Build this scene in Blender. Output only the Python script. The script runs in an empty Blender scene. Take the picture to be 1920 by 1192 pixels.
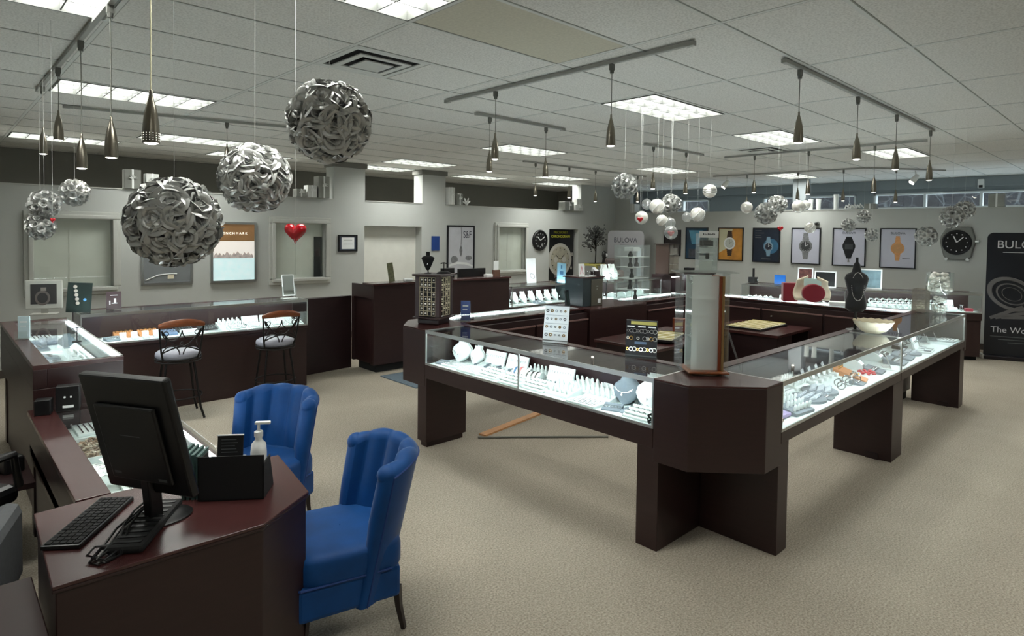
import bpy, math, random
from mathutils import Vector, Matrix
PI = math.pi
random.seed(7)
S = bpy.context.scene
COL = S.collection
# ---------------------------------------------------------------- camera
EYE = Vector((-4.4167, -2.3463, 1.8844)); CEIL = 3.048
FPX, YAW, PITCH, ROLL, PCY = 1160.03, .8134, -.0333, .0128, 473.12
def _axes():
    F = Vector((math.cos(YAW), math.sin(YAW), 0)); R = Vector((math.sin(YAW), -math.cos(YAW), 0)); U = Vector((0, 0, 1))
    F2 = F*math.cos(PITCH)+U*math.sin(PITCH); U2 = U*math.cos(PITCH)-F*math.sin(PITCH)
    R3 = R*math.cos(ROLL)+U2*math.sin(ROLL); U3 = U2*math.cos(ROLL)-R*math.sin(ROLL)
    return R3, U3, F2
RX, UX, FX = _axes()
cam_d = bpy.data.cameras.new('camera'); cam = bpy.data.objects.new('camera', cam_d); COL.objects.link(cam)
cam_d.sensor_fit = 'HORIZONTAL'; cam_d.sensor_width = 36; cam_d.lens = FPX/1920*36
cam_d.shift_y = -(596-PCY)/1920; cam_d.clip_start = .05; cam_d.clip_end = 200
m = Matrix.Identity(4)
for i in range(3):
    m[i][0] = RX[i]; m[i][1] = UX[i]; m[i][2] = -FX[i]; m[i][3] = EYE[i]
cam.matrix_world = m
S.camera = cam
# ---------------------------------------------------------------- sky seen through the clerestory, exposure
W = bpy.data.worlds.new('world'); S.world = W; W.use_nodes = True
W.node_tree.nodes['Background'].inputs[0].default_value = (.82, .91, 1, 1)
W.node_tree.nodes['Background'].inputs[1].default_value = 5.5
S.view_settings.view_transform = 'Standard'; S.view_settings.look = 'None'
S.view_settings.gamma = 1; S.view_settings.use_curve_mapping = False
S.view_settings.exposure = 0.0
LIGHT_K = 23      # ceiling panels
LED_K = 58       # showcase strips
# ---------------------------------------------------------------- measuring helpers: point seen at (px, py) lying in a plane of the room
def ray(px, py): return FX+RX*((px-960)/FPX)-UX*((py-PCY)/FPX)
def on_z(px, py, z): d = ray(px, py); return EYE+d*((z-EYE.z)/d.z)
def on_x(px, py, x): d = ray(px, py); return EYE+d*((x-EYE.x)/d.x)
def on_y(px, py, y): d = ray(px, py); return EYE+d*((y-EYE.y)/d.y)
def at_d(px, py, k): return EYE+ray(px, py)*k
# ---------------------------------------------------------------- materials
def lin(c):
    return tuple(((v/255)/12.92 if v/255 <= .04045 else ((v/255+.055)/1.055)**2.4) for v in c)
MATS = {}
def mat(name, rgb, rough=.6, metal=0., noise=0., nscale=30., bump=0., spec=.5, emit=0., emit_rgb=None, coat=0., sheen=0., aniso=None, wood=None, alpha=1.):
    if name in MATS: return MATS[name]
    M = bpy.data.materials.new(name); M.use_nodes = True; nt = M.node_tree; b = nt.nodes['Principled BSDF']
    c = lin(rgb)
    b.inputs['Base Color'].default_value = (*c, 1); b.inputs['Roughness'].default_value = rough
    b.inputs['Metallic'].default_value = metal; b.inputs['Specular IOR Level'].default_value = spec
    b.inputs['Coat Weight'].default_value = coat; b.inputs['Coat Roughness'].default_value = .15
    b.inputs['Sheen Weight'].default_value = sheen; b.inputs['Sheen Roughness'].default_value = .35
    b.inputs['Alpha'].default_value = alpha
    tc = nt.nodes.new('ShaderNodeTexCoord')
    if noise or bump or wood:
        mp = nt.nodes.new('ShaderNodeMapping'); nt.links.new(tc.outputs['Object'], mp.inputs[0])
        n = nt.nodes.new('ShaderNodeTexNoise'); n.inputs['Scale'].default_value = nscale; n.inputs['Detail'].default_value = 4
        nt.links.new(mp.outputs[0], n.inputs['Vector'])
        if wood: mp.inputs['Scale'].default_value = wood
        r = nt.nodes.new('ShaderNodeValToRGB')
        a = 1-noise; z = 1+noise
        r.color_ramp.elements[0].position = .3; r.color_ramp.elements[1].position = .7
        r.color_ramp.elements[0].color = (*[v*a for v in c], 1); r.color_ramp.elements[1].color = (*[min(1, v*z) for v in c], 1)
        nt.links.new(n.outputs['Fac'], r.inputs[0]); nt.links.new(r.outputs[0], b.inputs['Base Color'])
        if bump:
            bp = nt.nodes.new('ShaderNodeBump'); bp.inputs['Strength'].default_value = bump; bp.inputs['Distance'].default_value = .01
            nt.links.new(n.outputs['Fac'], bp.inputs['Height']); nt.links.new(bp.outputs[0], b.inputs['Normal'])
    if emit:
        b.inputs['Emission Color'].default_value = (*(lin(emit_rgb) if emit_rgb else c), 1); b.inputs['Emission Strength'].default_value = emit
    MATS[name] = M; return M
def glassy(name, tint=(253, 255, 254), boost=1.0, body=0.0):
    if name in MATS: return MATS[name]
    M = bpy.data.materials.new(name); M.use_nodes = True; nt = M.node_tree; nt.nodes.clear()
    o = nt.nodes.new('ShaderNodeOutputMaterial'); t = nt.nodes.new('ShaderNodeBsdfTransparent'); g = nt.nodes.new('ShaderNodeBsdfGlossy')
    g.inputs['Roughness'].default_value = .02; t.inputs[0].default_value = (*lin(tint), 1)
    f = nt.nodes.new('ShaderNodeFresnel'); f.inputs[0].default_value = 1.5
    k = nt.nodes.new('ShaderNodeMath'); k.operation = 'MULTIPLY'; k.inputs[1].default_value = boost; k.use_clamp = True
    mx = nt.nodes.new('ShaderNodeMixShader')
    ge = nt.nodes.new('ShaderNodeNewGeometry'); mr = nt.nodes.new('ShaderNodeMapRange')   # same glass on both faces of a pane
    mr.inputs['To Min'].default_value = 1.5; mr.inputs['To Max'].default_value = 1/1.5
    nt.links.new(ge.outputs['Backfacing'], mr.inputs['Value']); nt.links.new(mr.outputs[0], f.inputs[0])
    nt.links.new(f.outputs[0], k.inputs[0]); nt.links.new(k.outputs[0], mx.inputs[0])
    nt.links.new(t.outputs[0], mx.inputs[1]); nt.links.new(g.outputs[0], mx.inputs[2])
    last = mx
    if body:
        d = nt.nodes.new('ShaderNodeBsdfDiffuse'); d.inputs[0].default_value = (.93, .95, .94, 1)
        m2 = nt.nodes.new('ShaderNodeMixShader'); m2.inputs[0].default_value = body
        nt.links.new(mx.outputs[0], m2.inputs[1]); nt.links.new(d.outputs[0], m2.inputs[2]); last = m2
    nt.links.new(last.outputs[0], o.inputs[0]); MATS[name] = M; return M
WALL = mat('wall_paint', (184, 187, 183), .8, noise=.02, nscale=3)
WALLB = mat('shaded_wall_paint', (118, 118, 112), .85, noise=.03, nscale=3)  # same wall paint, darkened so the unlit back room's shade sits in the colour
WALLW = mat('blue_gray_paint', (142, 150, 153), .8, noise=.03, nscale=3)
TRIM = mat('molding_paint', (186, 188, 182), .55)
WOOD = mat('mahogany_laminate', (42, 23, 22), .38, noise=.12, nscale=6, wood=(1, 1, 9), spec=.5)
WOODH = mat('mahogany_top', (62, 33, 32), .27, noise=.1, nscale=4, wood=(1.5, 10, 1.5), spec=.6)
WOODD = mat('dark_mahogany', (36, 19, 20), .42, noise=.15, nscale=6, wood=(1, 1, 9))
ALU = mat('satin_aluminium', (205, 208, 206), .32, 1.)
NICKEL = mat('brushed_nickel', (140, 134, 122), .25, 1., noise=.08, nscale=40, wood=(12, 12, 1))
TRACK = mat('track_gray', (150, 151, 146), .5); CONN = mat('connector_gray', (96, 97, 92), .5)
BLACK = mat('black_plastic', (14, 14, 15), .38)
BLACKM = mat('black_matte', (10, 10, 11), .8)
BLACKV = mat('black_velvet', (16, 16, 18), .9, sheen=.4)
WHITE = mat('white_plastic', (228, 230, 228), .4)
PAPER = mat('white_paper', (225, 228, 228), .8)
SUEDE = mat('white_leatherette', (222, 232, 230), .6, noise=.03, nscale=60)
DECK = mat('white_case_lining', (214, 228, 226), .7)
GRAYS = mat('gray_suede', (112, 124, 132), .8, noise=.06, nscale=80)
SILV = mat('silver_jewelry', (215, 218, 220), .16, 1.)
GOLD = mat('gold_jewelry', (212, 170, 90), .2, 1.)
FOIL = mat('silver_foil', (192, 193, 190), .34, .25, noise=.04, nscale=12)
RED = mat('glossy_red', (176, 18, 30), .15, coat=.6)
REDV = mat('red_velvet', (120, 14, 34), .7, sheen=.3)
BLUEV = mat('blue_velvet', (8, 62, 118), .58, noise=.2, nscale=6, sheen=.15, spec=.25)
CREAM = mat('cream_fabric', (222, 214, 190), .7, noise=.04, nscale=40)
TAN = mat('tan_wood', (196, 142, 92), .5, noise=.12, nscale=8, wood=(1, 12, 12))
OAK = mat('honey_wood', (116, 60, 24), .34, noise=.25, nscale=8, wood=(2, 14, 14), coat=.3)
IRON = mat('dark_iron', (30, 28, 27), .45, .6)
SEATV = mat('gray_vinyl', (140, 140, 150), .42)
GLASS = glassy('case_glass')
ACRYL = glassy('clear_acrylic', (249, 252, 251), .9, .04)
ACRYLF = glassy('frosted_acrylic', (246, 249, 247), .8, .45)
LEDM = mat('led_strip', (235, 250, 255), .5, emit=LED_K, emit_rgb=(240, 250, 255))
PANEL = mat('fluorescent_panel', (250, 252, 250), .5, emit=LIGHT_K, emit_rgb=(252, 253, 247))
BULB = mat('pendant_bulb', (255, 250, 240), .5, emit=9, emit_rgb=(255, 250, 238))
BLIND = mat('pale_blind', (222, 222, 214), .8, noise=.03, nscale=6)
BLUE = mat('blue_print', (28, 62, 130), .4)
PINK = mat('pink_print', (216, 150, 160), .5)
LBLUE = mat('pale_blue_card', (130, 180, 205), .5)
YEL = mat('yellow_stand', (168, 160, 84), .6)
BROWNG = mat('gray_brown_metal', (92, 90, 80), .35, .3)
STONE = mat('silver_pebbles', (224, 220, 212), .2, .45)
PEARL = mat('pearl_glass', (226, 224, 216), .2, .25, coat=.4)
PURP = mat('lavender_velvet', (150, 138, 178), .8)
CORAL = mat('coral_beads', (205, 62, 72), .35)
AMBER = mat('amber_tray', (190, 130, 84), .6)
# ---------------------------------------------------------------- mesh builder
class MB:
    def __init__(s): s.v = []; s.f = []; s.mi = []; s.k = 0; s.M = None
    def _add(s, vs, fs):
        o = len(s.v)
        s.v += [tuple(s.M @ Vector(p)) if s.M else tuple(p) for p in vs]
        s.f += [tuple(i+o for i in f) for f in fs]; s.mi += [s.k]*len(fs); return s
    def box(s, x0, x1, y0, y1, z0, z1):
        return s._add([(x0,y0,z0),(x1,y0,z0),(x1,y1,z0),(x0,y1,z0),(x0,y0,z1),(x1,y0,z1),(x1,y1,z1),(x0,y1,z1)],
                      [(0,3,2,1),(4,5,6,7),(0,1,5,4),(1,2,6,5),(2,3,7,6),(3,0,4,7)])
    def prism(s, poly, z0, z1):
        n = len(poly)
        return s._add([(x,y,z0) for x,y in poly]+[(x,y,z1) for x,y in poly],
                      [tuple(range(n-1,-1,-1)), tuple(range(n,2*n))]+[(i,(i+1)%n,n+(i+1)%n,n+i) for i in range(n)])
    def plate(s, poly, axis, a, b):            # polygon (u, v) in the plane across x or y, from a to b
        n = len(poly)
        f = (lambda u, v, w: (w, u, v)) if axis == 'x' else (lambda u, v, w: (u, w, v))
        return s._add([f(u,v,a) for u,v in poly]+[f(u,v,b) for u,v in poly],
                      [tuple(range(n-1,-1,-1)), tuple(range(n,2*n))]+[(i,(i+1)%n,n+(i+1)%n,n+i) for i in range(n)])
    def lathe(s, prof, n=20, c=(0,0,0), sx=1, sy=1, capped=True):
        vs = []; fs = []
        for r, z in prof:
            for i in range(n):
                a = 2*PI*i/n; vs.append((c[0]+r*sx*math.cos(a), c[1]+r*sy*math.sin(a), c[2]+z))
        for j in range(len(prof)-1):
            for i in range(n):
                k = (i+1) % n; fs.append((j*n+i, j*n+k, (j+1)*n+k, (j+1)*n+i))
        if capped:
            fs.append(tuple(range(n-1,-1,-1))); fs.append(tuple(range((len(prof)-1)*n, len(prof)*n)))
        return s._add(vs, fs)
    def cyl(s, c, r, h, n=16, r2=None): return s.lathe([(r,0),(r if r2 is None else r2,h)], n, c)
    def ball(s, c, r, n=14, m=8, sz=1):
        return s.lathe([(max(1e-4, r*math.sin(PI*j/m)), -r*sz*math.cos(PI*j/m)) for j in range(m+1)], n, c)
    def tube(s, pts, r, n=6, closed=False, r1=None):
        pts = [Vector(p) for p in pts]; vs = []; fs = []; N = len(pts); up = Vector((0,0,1)); pn = None
        for i, p in enumerate(pts):
            a = pts[(i-1) % N] if (i or closed) else p; b = pts[(i+1) % N] if (i < N-1 or closed) else p
            t = (b-a).normalized()
            if pn is None:
                q = t.cross(up)
                if q.length < 1e-3: q = t.cross(Vector((1,0,0)))
                pn = q.normalized()
            else:
                pn = (pn-t*pn.dot(t)).normalized()
            w = t.cross(pn); rr = r if r1 is None else r+(r1-r)*i/(N-1)
            for k in range(n):
                an = 2*PI*k/n; vs.append(p+pn*rr*math.cos(an)+w*rr*math.sin(an))
        for i in range(N if closed else N-1):
            j = (i+1) % N
            for k in range(n):
                l = (k+1) % n; fs.append((i*n+k, i*n+l, j*n+l, j*n+k))
        if not closed: fs += [tuple(range(n-1,-1,-1)), tuple(range((N-1)*n, N*n))]
        return s._add(vs, fs)
    def torus(s, c, R, r, n=18, m=6, axis='z', sx=1, sy=1):
        pts = []
        for i in range(n):
            a = 2*PI*i/n; u, v = R*sx*math.cos(a), R*sy*math.sin(a)
            pts.append((c[0]+u, c[1]+v, c[2]) if axis == 'z' else ((c[0]+u, c[1], c[2]+v) if axis == 'y' else (c[0], c[1]+u, c[2]+v)))
        return s.tube(pts, r, m, True)
    def grid(s, fn, nu, nv, wrap=False):
        vs = [fn(i/(nu-(0 if wrap else 1)), j/(nv-1)) for i in range(nu) for j in range(nv)]; fs = []
        for i in range(nu if wrap else nu-1):
            for j in range(nv-1):
                k = (i+1) % nu; fs.append((i*nv+j, k*nv+j, k*nv+j+1, i*nv+j+1))
        return s._add(vs, fs)
    def mesh(s, name, mats, smooth=False):
        me = bpy.data.meshes.new(name); me.from_pydata(s.v, [], s.f)
        for q in (mats if isinstance(mats, (list, tuple)) else [mats]): me.materials.append(q)
        me.polygons.foreach_set('material_index', s.mi)
        me.polygons.foreach_set('use_smooth', [bool(smooth)]*len(s.f)); me.update()
        if smooth: me.set_sharp_from_angle(angle=math.radians(50 if smooth is True else smooth))
        return me
    def build(s, name, mats, parent=None, smooth=False, bevel=0, loc=None, rz=0, rot=None):
        o = bpy.data.objects.new(name, s.mesh(name, mats, smooth)); COL.objects.link(o)
        if loc is not None: o.location = loc
        if rz: o.rotation_euler = (0, 0, rz)
        if rot: o.rotation_euler = rot
        if parent: o.parent = parent
        if bevel:
            b = o.modifiers.new('bevel', 'BEVEL'); b.width = bevel; b.segments = 2; b.limit_method = 'ANGLE'
        return o
def tag(o, label, cat, group=None):
    o['label'] = label; o['category'] = cat
    if group: o['group'] = group
    return o
def thing(name, label, cat, loc=(0,0,0), rz=0, group=None, rot=None):
    o = bpy.data.objects.new(name, None); COL.objects.link(o); o.empty_display_size = .05
    o.location = loc; o.rotation_euler = rot if rot else (0, 0, rz)
    return tag(o, label, cat, group)
def struct(o): o['kind'] = 'structure'; return o
def dup(root, loc, rz=None, label=None, group=None, scale=None):
    r = root.copy(); COL.objects.link(r); r.location = loc
    if rz is not None: r.rotation_euler = (0, 0, rz)
    if label: r['label'] = label
    if group: r['group'] = group
    if scale: r.scale = scale if isinstance(scale, tuple) else (scale,)*3
    for ch in list(root.children):
        c = ch.copy(); COL.objects.link(c); c.parent = r
        for g in ch.children:
            d = g.copy(); COL.objects.link(d); d.parent = c
    return r
def text(name, s, size, m, parent, loc, rot, align='CENTER', bold=0, spacing=1.0, sx=1):
    cu = bpy.data.curves.new(name, 'FONT'); cu.body = s; cu.size = size; cu.extrude = .0008; cu.align_x = align; cu.offset = bold
    cu.space_character = spacing
    t = bpy.data.objects.new(name+'_c', cu); COL.objects.link(t)
    bpy.context.view_layer.update()
    me = bpy.data.meshes.new_from_object(t.evaluated_get(bpy.context.evaluated_depsgraph_get()))
    bpy.data.objects.remove(t); me.materials.clear(); me.materials.append(m)
    o = bpy.data.objects.new(name, me); COL.objects.link(o); o.location = loc; o.rotation_euler = rot; o.scale = (sx, 1, 1)
    if parent: o.parent = parent
    return o
ORD = ['first','second','third','fourth','fifth','sixth','seventh','eighth','ninth','tenth','eleventh','twelfth','thirteenth','fourteenth','fifteenth','sixteenth','seventeenth','eighteenth','nineteenth','twentieth','twenty-first','twenty-second','twenty-third','twenty-fourth']
# ================================================================ THE ROOM
def YV(v):   # tile rows run along y
    a = abs(v); return a*.61*(1+.033*min(1, max(0, (a-4)/7)))*(-1 if v > 0 else 1)
LX = 8.5; LY = 7.45; WX = 10.2
# carpet
cm = bpy.data.materials.new('beige_carpet'); cm.use_nodes = True; nt = cm.node_tree; b = nt.nodes['Principled BSDF']; b.inputs['Roughness'].default_value = .95
b.inputs['Specular IOR Level'].default_value = .15
tc = nt.nodes.new('ShaderNodeTexCoord')
n1 = nt.nodes.new('ShaderNodeTexNoise'); n1.inputs['Scale'].default_value = 95; n1.inputs['Detail'].default_value = 5; n1.inputs['Roughness'].default_value = .7
n2 = nt.nodes.new('ShaderNodeTexNoise'); n2.inputs['Scale'].default_value = 1.6; n2.inputs['Detail'].default_value = 3
r1 = nt.nodes.new('ShaderNodeValToRGB'); r1.color_ramp.elements[0].position = .36; r1.color_ramp.elements[1].position = .66
r1.color_ramp.elements[0].color = (*lin((140, 131, 117)), 1); r1.color_ramp.elements[1].color = (*lin((196, 186, 170)), 1)
mx = nt.nodes.new('ShaderNodeMix'); mx.data_type = 'RGBA'; mx.blend_type = 'MULTIPLY'; mx.inputs[0].default_value = .25
for q in (n1, n2): nt.links.new(tc.outputs['Object'], q.inputs['Vector'])
nt.links.new(n1.outputs['Fac'], r1.inputs[0]); nt.links.new(r1.outputs[0], mx.inputs[6]); nt.links.new(n2.outputs['Fac'], mx.inputs[7])
nt.links.new(mx.outputs[2], b.inputs['Base Color'])
bp = nt.nodes.new('ShaderNodeBump'); bp.inputs['Strength'].default_value = .5; bp.inputs['Distance'].default_value = .006
nt.links.new(n1.outputs['Fac'], bp.inputs['Height']); nt.links.new(bp.outputs[0], b.inputs['Normal'])
struct(MB().box(-6.7, WX+.2, -5.6, 9.9, -.1, 0).build('floor', cm))
# ceiling tiles: one slab, speckled, with the stained tile's colour inside its own cell
tm = bpy.data.materials.new('ceiling_tile'); tm.use_nodes = True; nt = tm.node_tree; b = nt.nodes['Principled BSDF']; b.inputs['Roughness'].default_value = .9
tc = nt.nodes.new('ShaderNodeTexCoord')
n1 = nt.nodes.new('ShaderNodeTexNoise'); n1.inputs['Scale'].default_value = 80; n1.inputs['Detail'].default_value = 3
n2 = nt.nodes.new('ShaderNodeTexNoise'); n2.inputs['Scale'].default_value = .5
r1 = nt.nodes.new('ShaderNodeValToRGB'); r1.color_ramp.elements[0].position = .33; r1.color_ramp.elements[1].position = .6
r1.color_ramp.elements[0].color = (*lin((190, 189, 184)), 1); r1.color_ramp.elements[1].color = (*lin((214, 213, 208)), 1)
for q in (n1, n2): nt.links.new(tc.outputs['Object'], q.inputs['Vector'])
nt.links.new(n1.outputs['Fac'], r1.inputs[0]); nt.links.new(r1.outputs[0], b.inputs['Base Color'])
bp = nt.nodes.new('ShaderNodeBump'); bp.inputs['Strength'].default_value = .3; bp.inputs['Distance'].default_value = .004
nt.links.new(n1.outputs['Fac'], bp.inputs['Height']); nt.links.new(bp.outputs[0], b.inputs['Normal'])
TILE2 = mat('stained_tile', (188, 184, 168), .9, noise=.08, nscale=60)
TBAR = mat('ceiling_grid_bar', (196, 198, 194), .5)
GAPSHADE = mat('painted_grid_shadow', (146, 148, 142), .8)
LIGHTS = [(-3,-1),(0,-2),(2,-2),(4,-1),(1,-7),(-3,-7),(1,-11),(3,-13),(4,-11),(5,-13),(4,-7),(-3,-13),(-2,-11),(-1,-13),(1,-13),(-4,-3.0),(-4,3),(-1,4),(2,4),(5,4),(6,-5)]
LIGHTS = [(u, int(v)) for u, v in LIGHTS]
VENTS = [(-2,-3,.61),(3,-3,.61)]
c = MB()
x0, x1 = -6.7, WX+.2; y0, y1 = -5.6, 9.9
holes = {}
us = list(range(-6, 9)); vs_ = list(range(9, -17, -1))
stain = MB()
for u in range(-6, 9):
    for v in range(-17, 9):
        if (u, v) in LIGHTS: continue
        xa, xb = max(x0, u*1.22), min(x1, (u+1)*1.22); ya, yb = YV(v+1), YV(v)
        ya, yb = max(y0, ya), min(y1, yb)
        if yb-ya < .01 or xb-xa < .01: continue
        if (u, v) in ((-2,-3), (3,-3)): xa = xa+.61
        (stain if (u, v) == (-2,-1) else c).box(xa, xb, ya, yb, CEIL+.004, CEIL+.03)
struct(c.build('ceiling', tm)); 
struct(stain.build('ceiling_panel', TILE2))
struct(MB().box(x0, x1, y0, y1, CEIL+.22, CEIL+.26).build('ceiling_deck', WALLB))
# strip coloured as a shadow line beside each bar, then the bar itself
g = MB()
for v in range(-17, 9):
    y = YV(v)
    if y0 < y < y1: g.box(x0, x1, y-.012, y+.012, CEIL, CEIL+.006)
for u in range(-6, 9):
    x = u*1.22
    if x0 < x < x1: g.box(x-.012, x+.012, y0, y1, CEIL+.001, CEIL+.0065)
struct(g.build('trim_1', TBAR))
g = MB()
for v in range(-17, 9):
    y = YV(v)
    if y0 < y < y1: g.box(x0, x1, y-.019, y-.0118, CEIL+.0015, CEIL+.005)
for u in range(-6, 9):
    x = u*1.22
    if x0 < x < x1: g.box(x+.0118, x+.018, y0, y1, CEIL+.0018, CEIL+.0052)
struct(g.build('trim_2', GAPSHADE))
def holed(axis, a0, a1, z0, z1, p, q, holes):    # wall along x (axis 'y' thickness p..q) or along y
    mb = MB(); cuts = sorted({a0, a1}|{h[0] for h in holes}|{h[1] for h in holes})
    for i in range(len(cuts)-1):
        s0, s1 = cuts[i], cuts[i+1]; mid = (s0+s1)/2
        zs = [(z0, z1)]
        for h in holes:
            if h[0] <= mid <= h[1]:
                nz = []
                for A, B in zs:
                    if h[2] > A: nz.append((A, min(B, h[2])))
                    if h[3] < B: nz.append((max(A, h[3]), B))
                zs = nz
        for A, B in zs:
            if B-A > 1e-4:
                if axis == 'x': mb.box(s0, s1, p, q, A, B)
                else: mb.box(p, q, s0, s1, A, B)
    return mb
# left wall (runs along x at y = LY): window holes, two alcoves, open clerestory between columns
H = [(-3.45,-2.6,1.08,1.98), (-.38,.48,1.08,1.98), (1.23,2.46,0,1.96), (4.42,5.22,1.05,1.98), (6.02,7.05,0,1.96),
     (-6.7,.64,2.4,9), (1.24,2.47,2.4,9), (3.02,7.13,2.4,9)]
struct(holed('x', -6.7, LX+.15, 0, CEIL, LY, LY+.28, H).build('wall_left', WALL))
struct(MB().box(1.23, 2.46, LY+.2, LY+.26, 0, 1.96).build('door_1', BLIND))
struct(MB().box(6.02, 7.05, LY+.2, LY+.26, 0, 1.96).build('wall_left_niche', WALL))
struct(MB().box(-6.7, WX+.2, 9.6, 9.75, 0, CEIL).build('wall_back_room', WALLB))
struct(MB().box(-6.85, -6.7, -5.6, 9.75, 0, CEIL).build('wall_rear', WALL))
struct(MB().box(-6.7, WX+.2, -5.75, -5.6, 0, CEIL).build('wall_near', WALL))
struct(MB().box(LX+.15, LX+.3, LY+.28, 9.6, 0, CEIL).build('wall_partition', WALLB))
cap = MB()
for a, b_ in ((-6.7,.64), (1.24,2.47), (3.02,7.13)): cap.box(a, b_, LY-.012, LY+.29, 2.392, 2.408)
struct(cap.build('trim_3', TRIM))
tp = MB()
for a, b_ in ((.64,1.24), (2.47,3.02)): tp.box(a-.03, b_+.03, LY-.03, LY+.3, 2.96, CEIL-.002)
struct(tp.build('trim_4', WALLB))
# poster wall (runs along y at x = LX), low except its first half metre
struct(holed('y', -5.6, LY, 0, CEIL, LX, LX+.15, [(-5.6, 7.0, 2.39, 9)]).build('wall_right', WALL))
struct(MB().box(LX-.01, LX+.16, -5.6, 7.0, 2.386, 2.4).build('trim_5', TRIM))
struct(MB().box(8.66, 8.9, 2.76, 3.02, 0, CEIL).build('column', WALLW))
struct(MB().box(LX-.015, LX, -5.6, 7.4, 0, .1).build('baseboard_right', mat('dark_baseboard', (70, 62, 56), .6)))
struct(MB().box(-6.7, 6.0, LY-.015, LY, 0, .1).build('baseboard_left', mat('dark_baseboard', (70, 62, 56), .6)))
# window wall behind it: clerestory strips above, shop windows below
wins = [(-5.4, 1.95, 2.46, 2.78), (2.3, 4.35, 2.46, 2.78), (5.75, 7.3, 2.46, 2.78), (-5.4, 1.95, .3, 2.36), (2.3, 4.4, .3, 2.36), (4.8, 7.3, .3, 2.36)]
struct(holed('y', -5.6, 9.6, 0, CEIL, WX, WX+.15, wins).build('wall_window_side', WALLW))
struct(MB().box(WX-.1, WX, -5.6, 9.6, 2.86, CEIL).build('trim_6', WALLW))
FR = mat('white_window_frame', (225, 230, 230), .5)
for i, (a, b_, z0, z1) in enumerate(wins):
    f = MB(); t = .035
    f.box(WX-.02, WX+.12, a, b_, z0, z0+t).box(WX-.02, WX+.12, a, b_, z1-t, z1).box(WX-.02, WX+.12, a, a+t, z0, z1).box(WX-.02, WX+.12, b_-t, b_, z0, z1)
    k = max(1, round((b_-a)/.95))
    for j in range(1, k): y = a+(b_-a)*j/k; f.box(WX-.01, WX+.1, y-.022, y+.022, z0+t, z1-t)
    o = struct(f.build('window_%d' % (i+1), FR))
    MB().box(WX+.05, WX+.056, a+t, b_-t, z0+t, z1-t).build('pane', GLASS, o)
# rough stone building across the way
sm = bpy.data.materials.new('stone_wall'); sm.use_nodes = True; nt = sm.node_tree; b = nt.nodes['Principled BSDF']; b.inputs['Roughness'].default_value = .9
tc = nt.nodes.new('ShaderNodeTexCoord'); vo = nt.nodes.new('ShaderNodeTexVoronoi'); vo.feature = 'DISTANCE_TO_EDGE'; vo.inputs['Scale'].default_value = 2.6
vo2 = nt.nodes.new('ShaderNodeTexVoronoi'); vo2.inputs['Scale'].default_value = 2.6
r1 = nt.nodes.new('ShaderNodeValToRGB'); r1.color_ramp.elements[0].position = .012; r1.color_ramp.elements[1].position = .035
r1.color_ramp.elements[0].color = (*lin((52, 56, 58)), 1); r1.color_ramp.elements[1].color = (0, 0, 0, 1)
r2 = nt.nodes.new('ShaderNodeValToRGB'); r2.color_ramp.elements[0].color = (*lin((7, 8, 11)), 1); r2.color_ramp.elements[1].color = (*lin((20, 22, 26)), 1)
ad = nt.nodes.new('ShaderNodeMix'); ad.data_type = 'RGBA'; ad.blend_type = 'LIGHTEN'; ad.inputs[0].default_value = 1
nt.links.new(tc.outputs['Object'], vo.inputs['Vector']); nt.links.new(tc.outputs['Object'], vo2.inputs['Vector'])
nt.links.new(vo.outputs['Distance'], r1.inputs[0]); nt.links.new(vo2.outputs['Distance'], r2.inputs[0])
nt.links.new(r1.outputs[0], ad.inputs[6]); nt.links.new(r2.outputs[0], ad.inputs[7]); nt.links.new(ad.outputs[2], b.inputs['Base Color'])
MB_ = MB().box(16.0, 16.3, -14, 16, -.1, 3.9); o = MB_.build('stone_facade', sm); struct(o)
struct(MB().box(WX+.2, 16.4, -14, 16, -.12, -.02).build('pavement', mat('pavement', (196, 200, 202), .9)))
# framed shop windows of the left wall, each with its blind
def win_left(n, xa, xb, z0, z1, mw=.1):
    t = MB()
    for k, (w, d) in enumerate(((mw, .035), (mw*.55, .06))):
        t.box(xa-w, xb+w, LY-d, LY, z1, z1+w).box(xa-w, xb+w, LY-d, LY, z0-w, z0).box(xa-w, xa, LY-d, LY, z0, z1).box(xb, xb+w, LY-d, LY, z0, z1)
    o = struct(t.build('window_%d' % n, TRIM, bevel=.012))
    MB().box(xa, xb, LY+.06, LY+.066, z0, z1).build('pane', GLASS, o)
    bl = MB().box(xa, xb, LY+.09, LY+.10, z0, z1)
    bl.box(xa+(xb-xa)*.45, xb-.04, LY+.084, LY+.09, z0+.05, z1-.12)
    bl.build('blind', BLIND, o)
    if n == 8: MB().box(xb-.16,xb-.02,LY+.07,LY+.08,z0,z0+.68).build('dark_panel', mat('charcoal_print', (60,62,64), .3), o)
win_left(7, -3.45, -2.6, 1.08, 1.98); win_left(8, -.38, .48, 1.08, 1.98); win_left(9, 4.42, 5.22, 1.05, 1.98)
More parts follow.
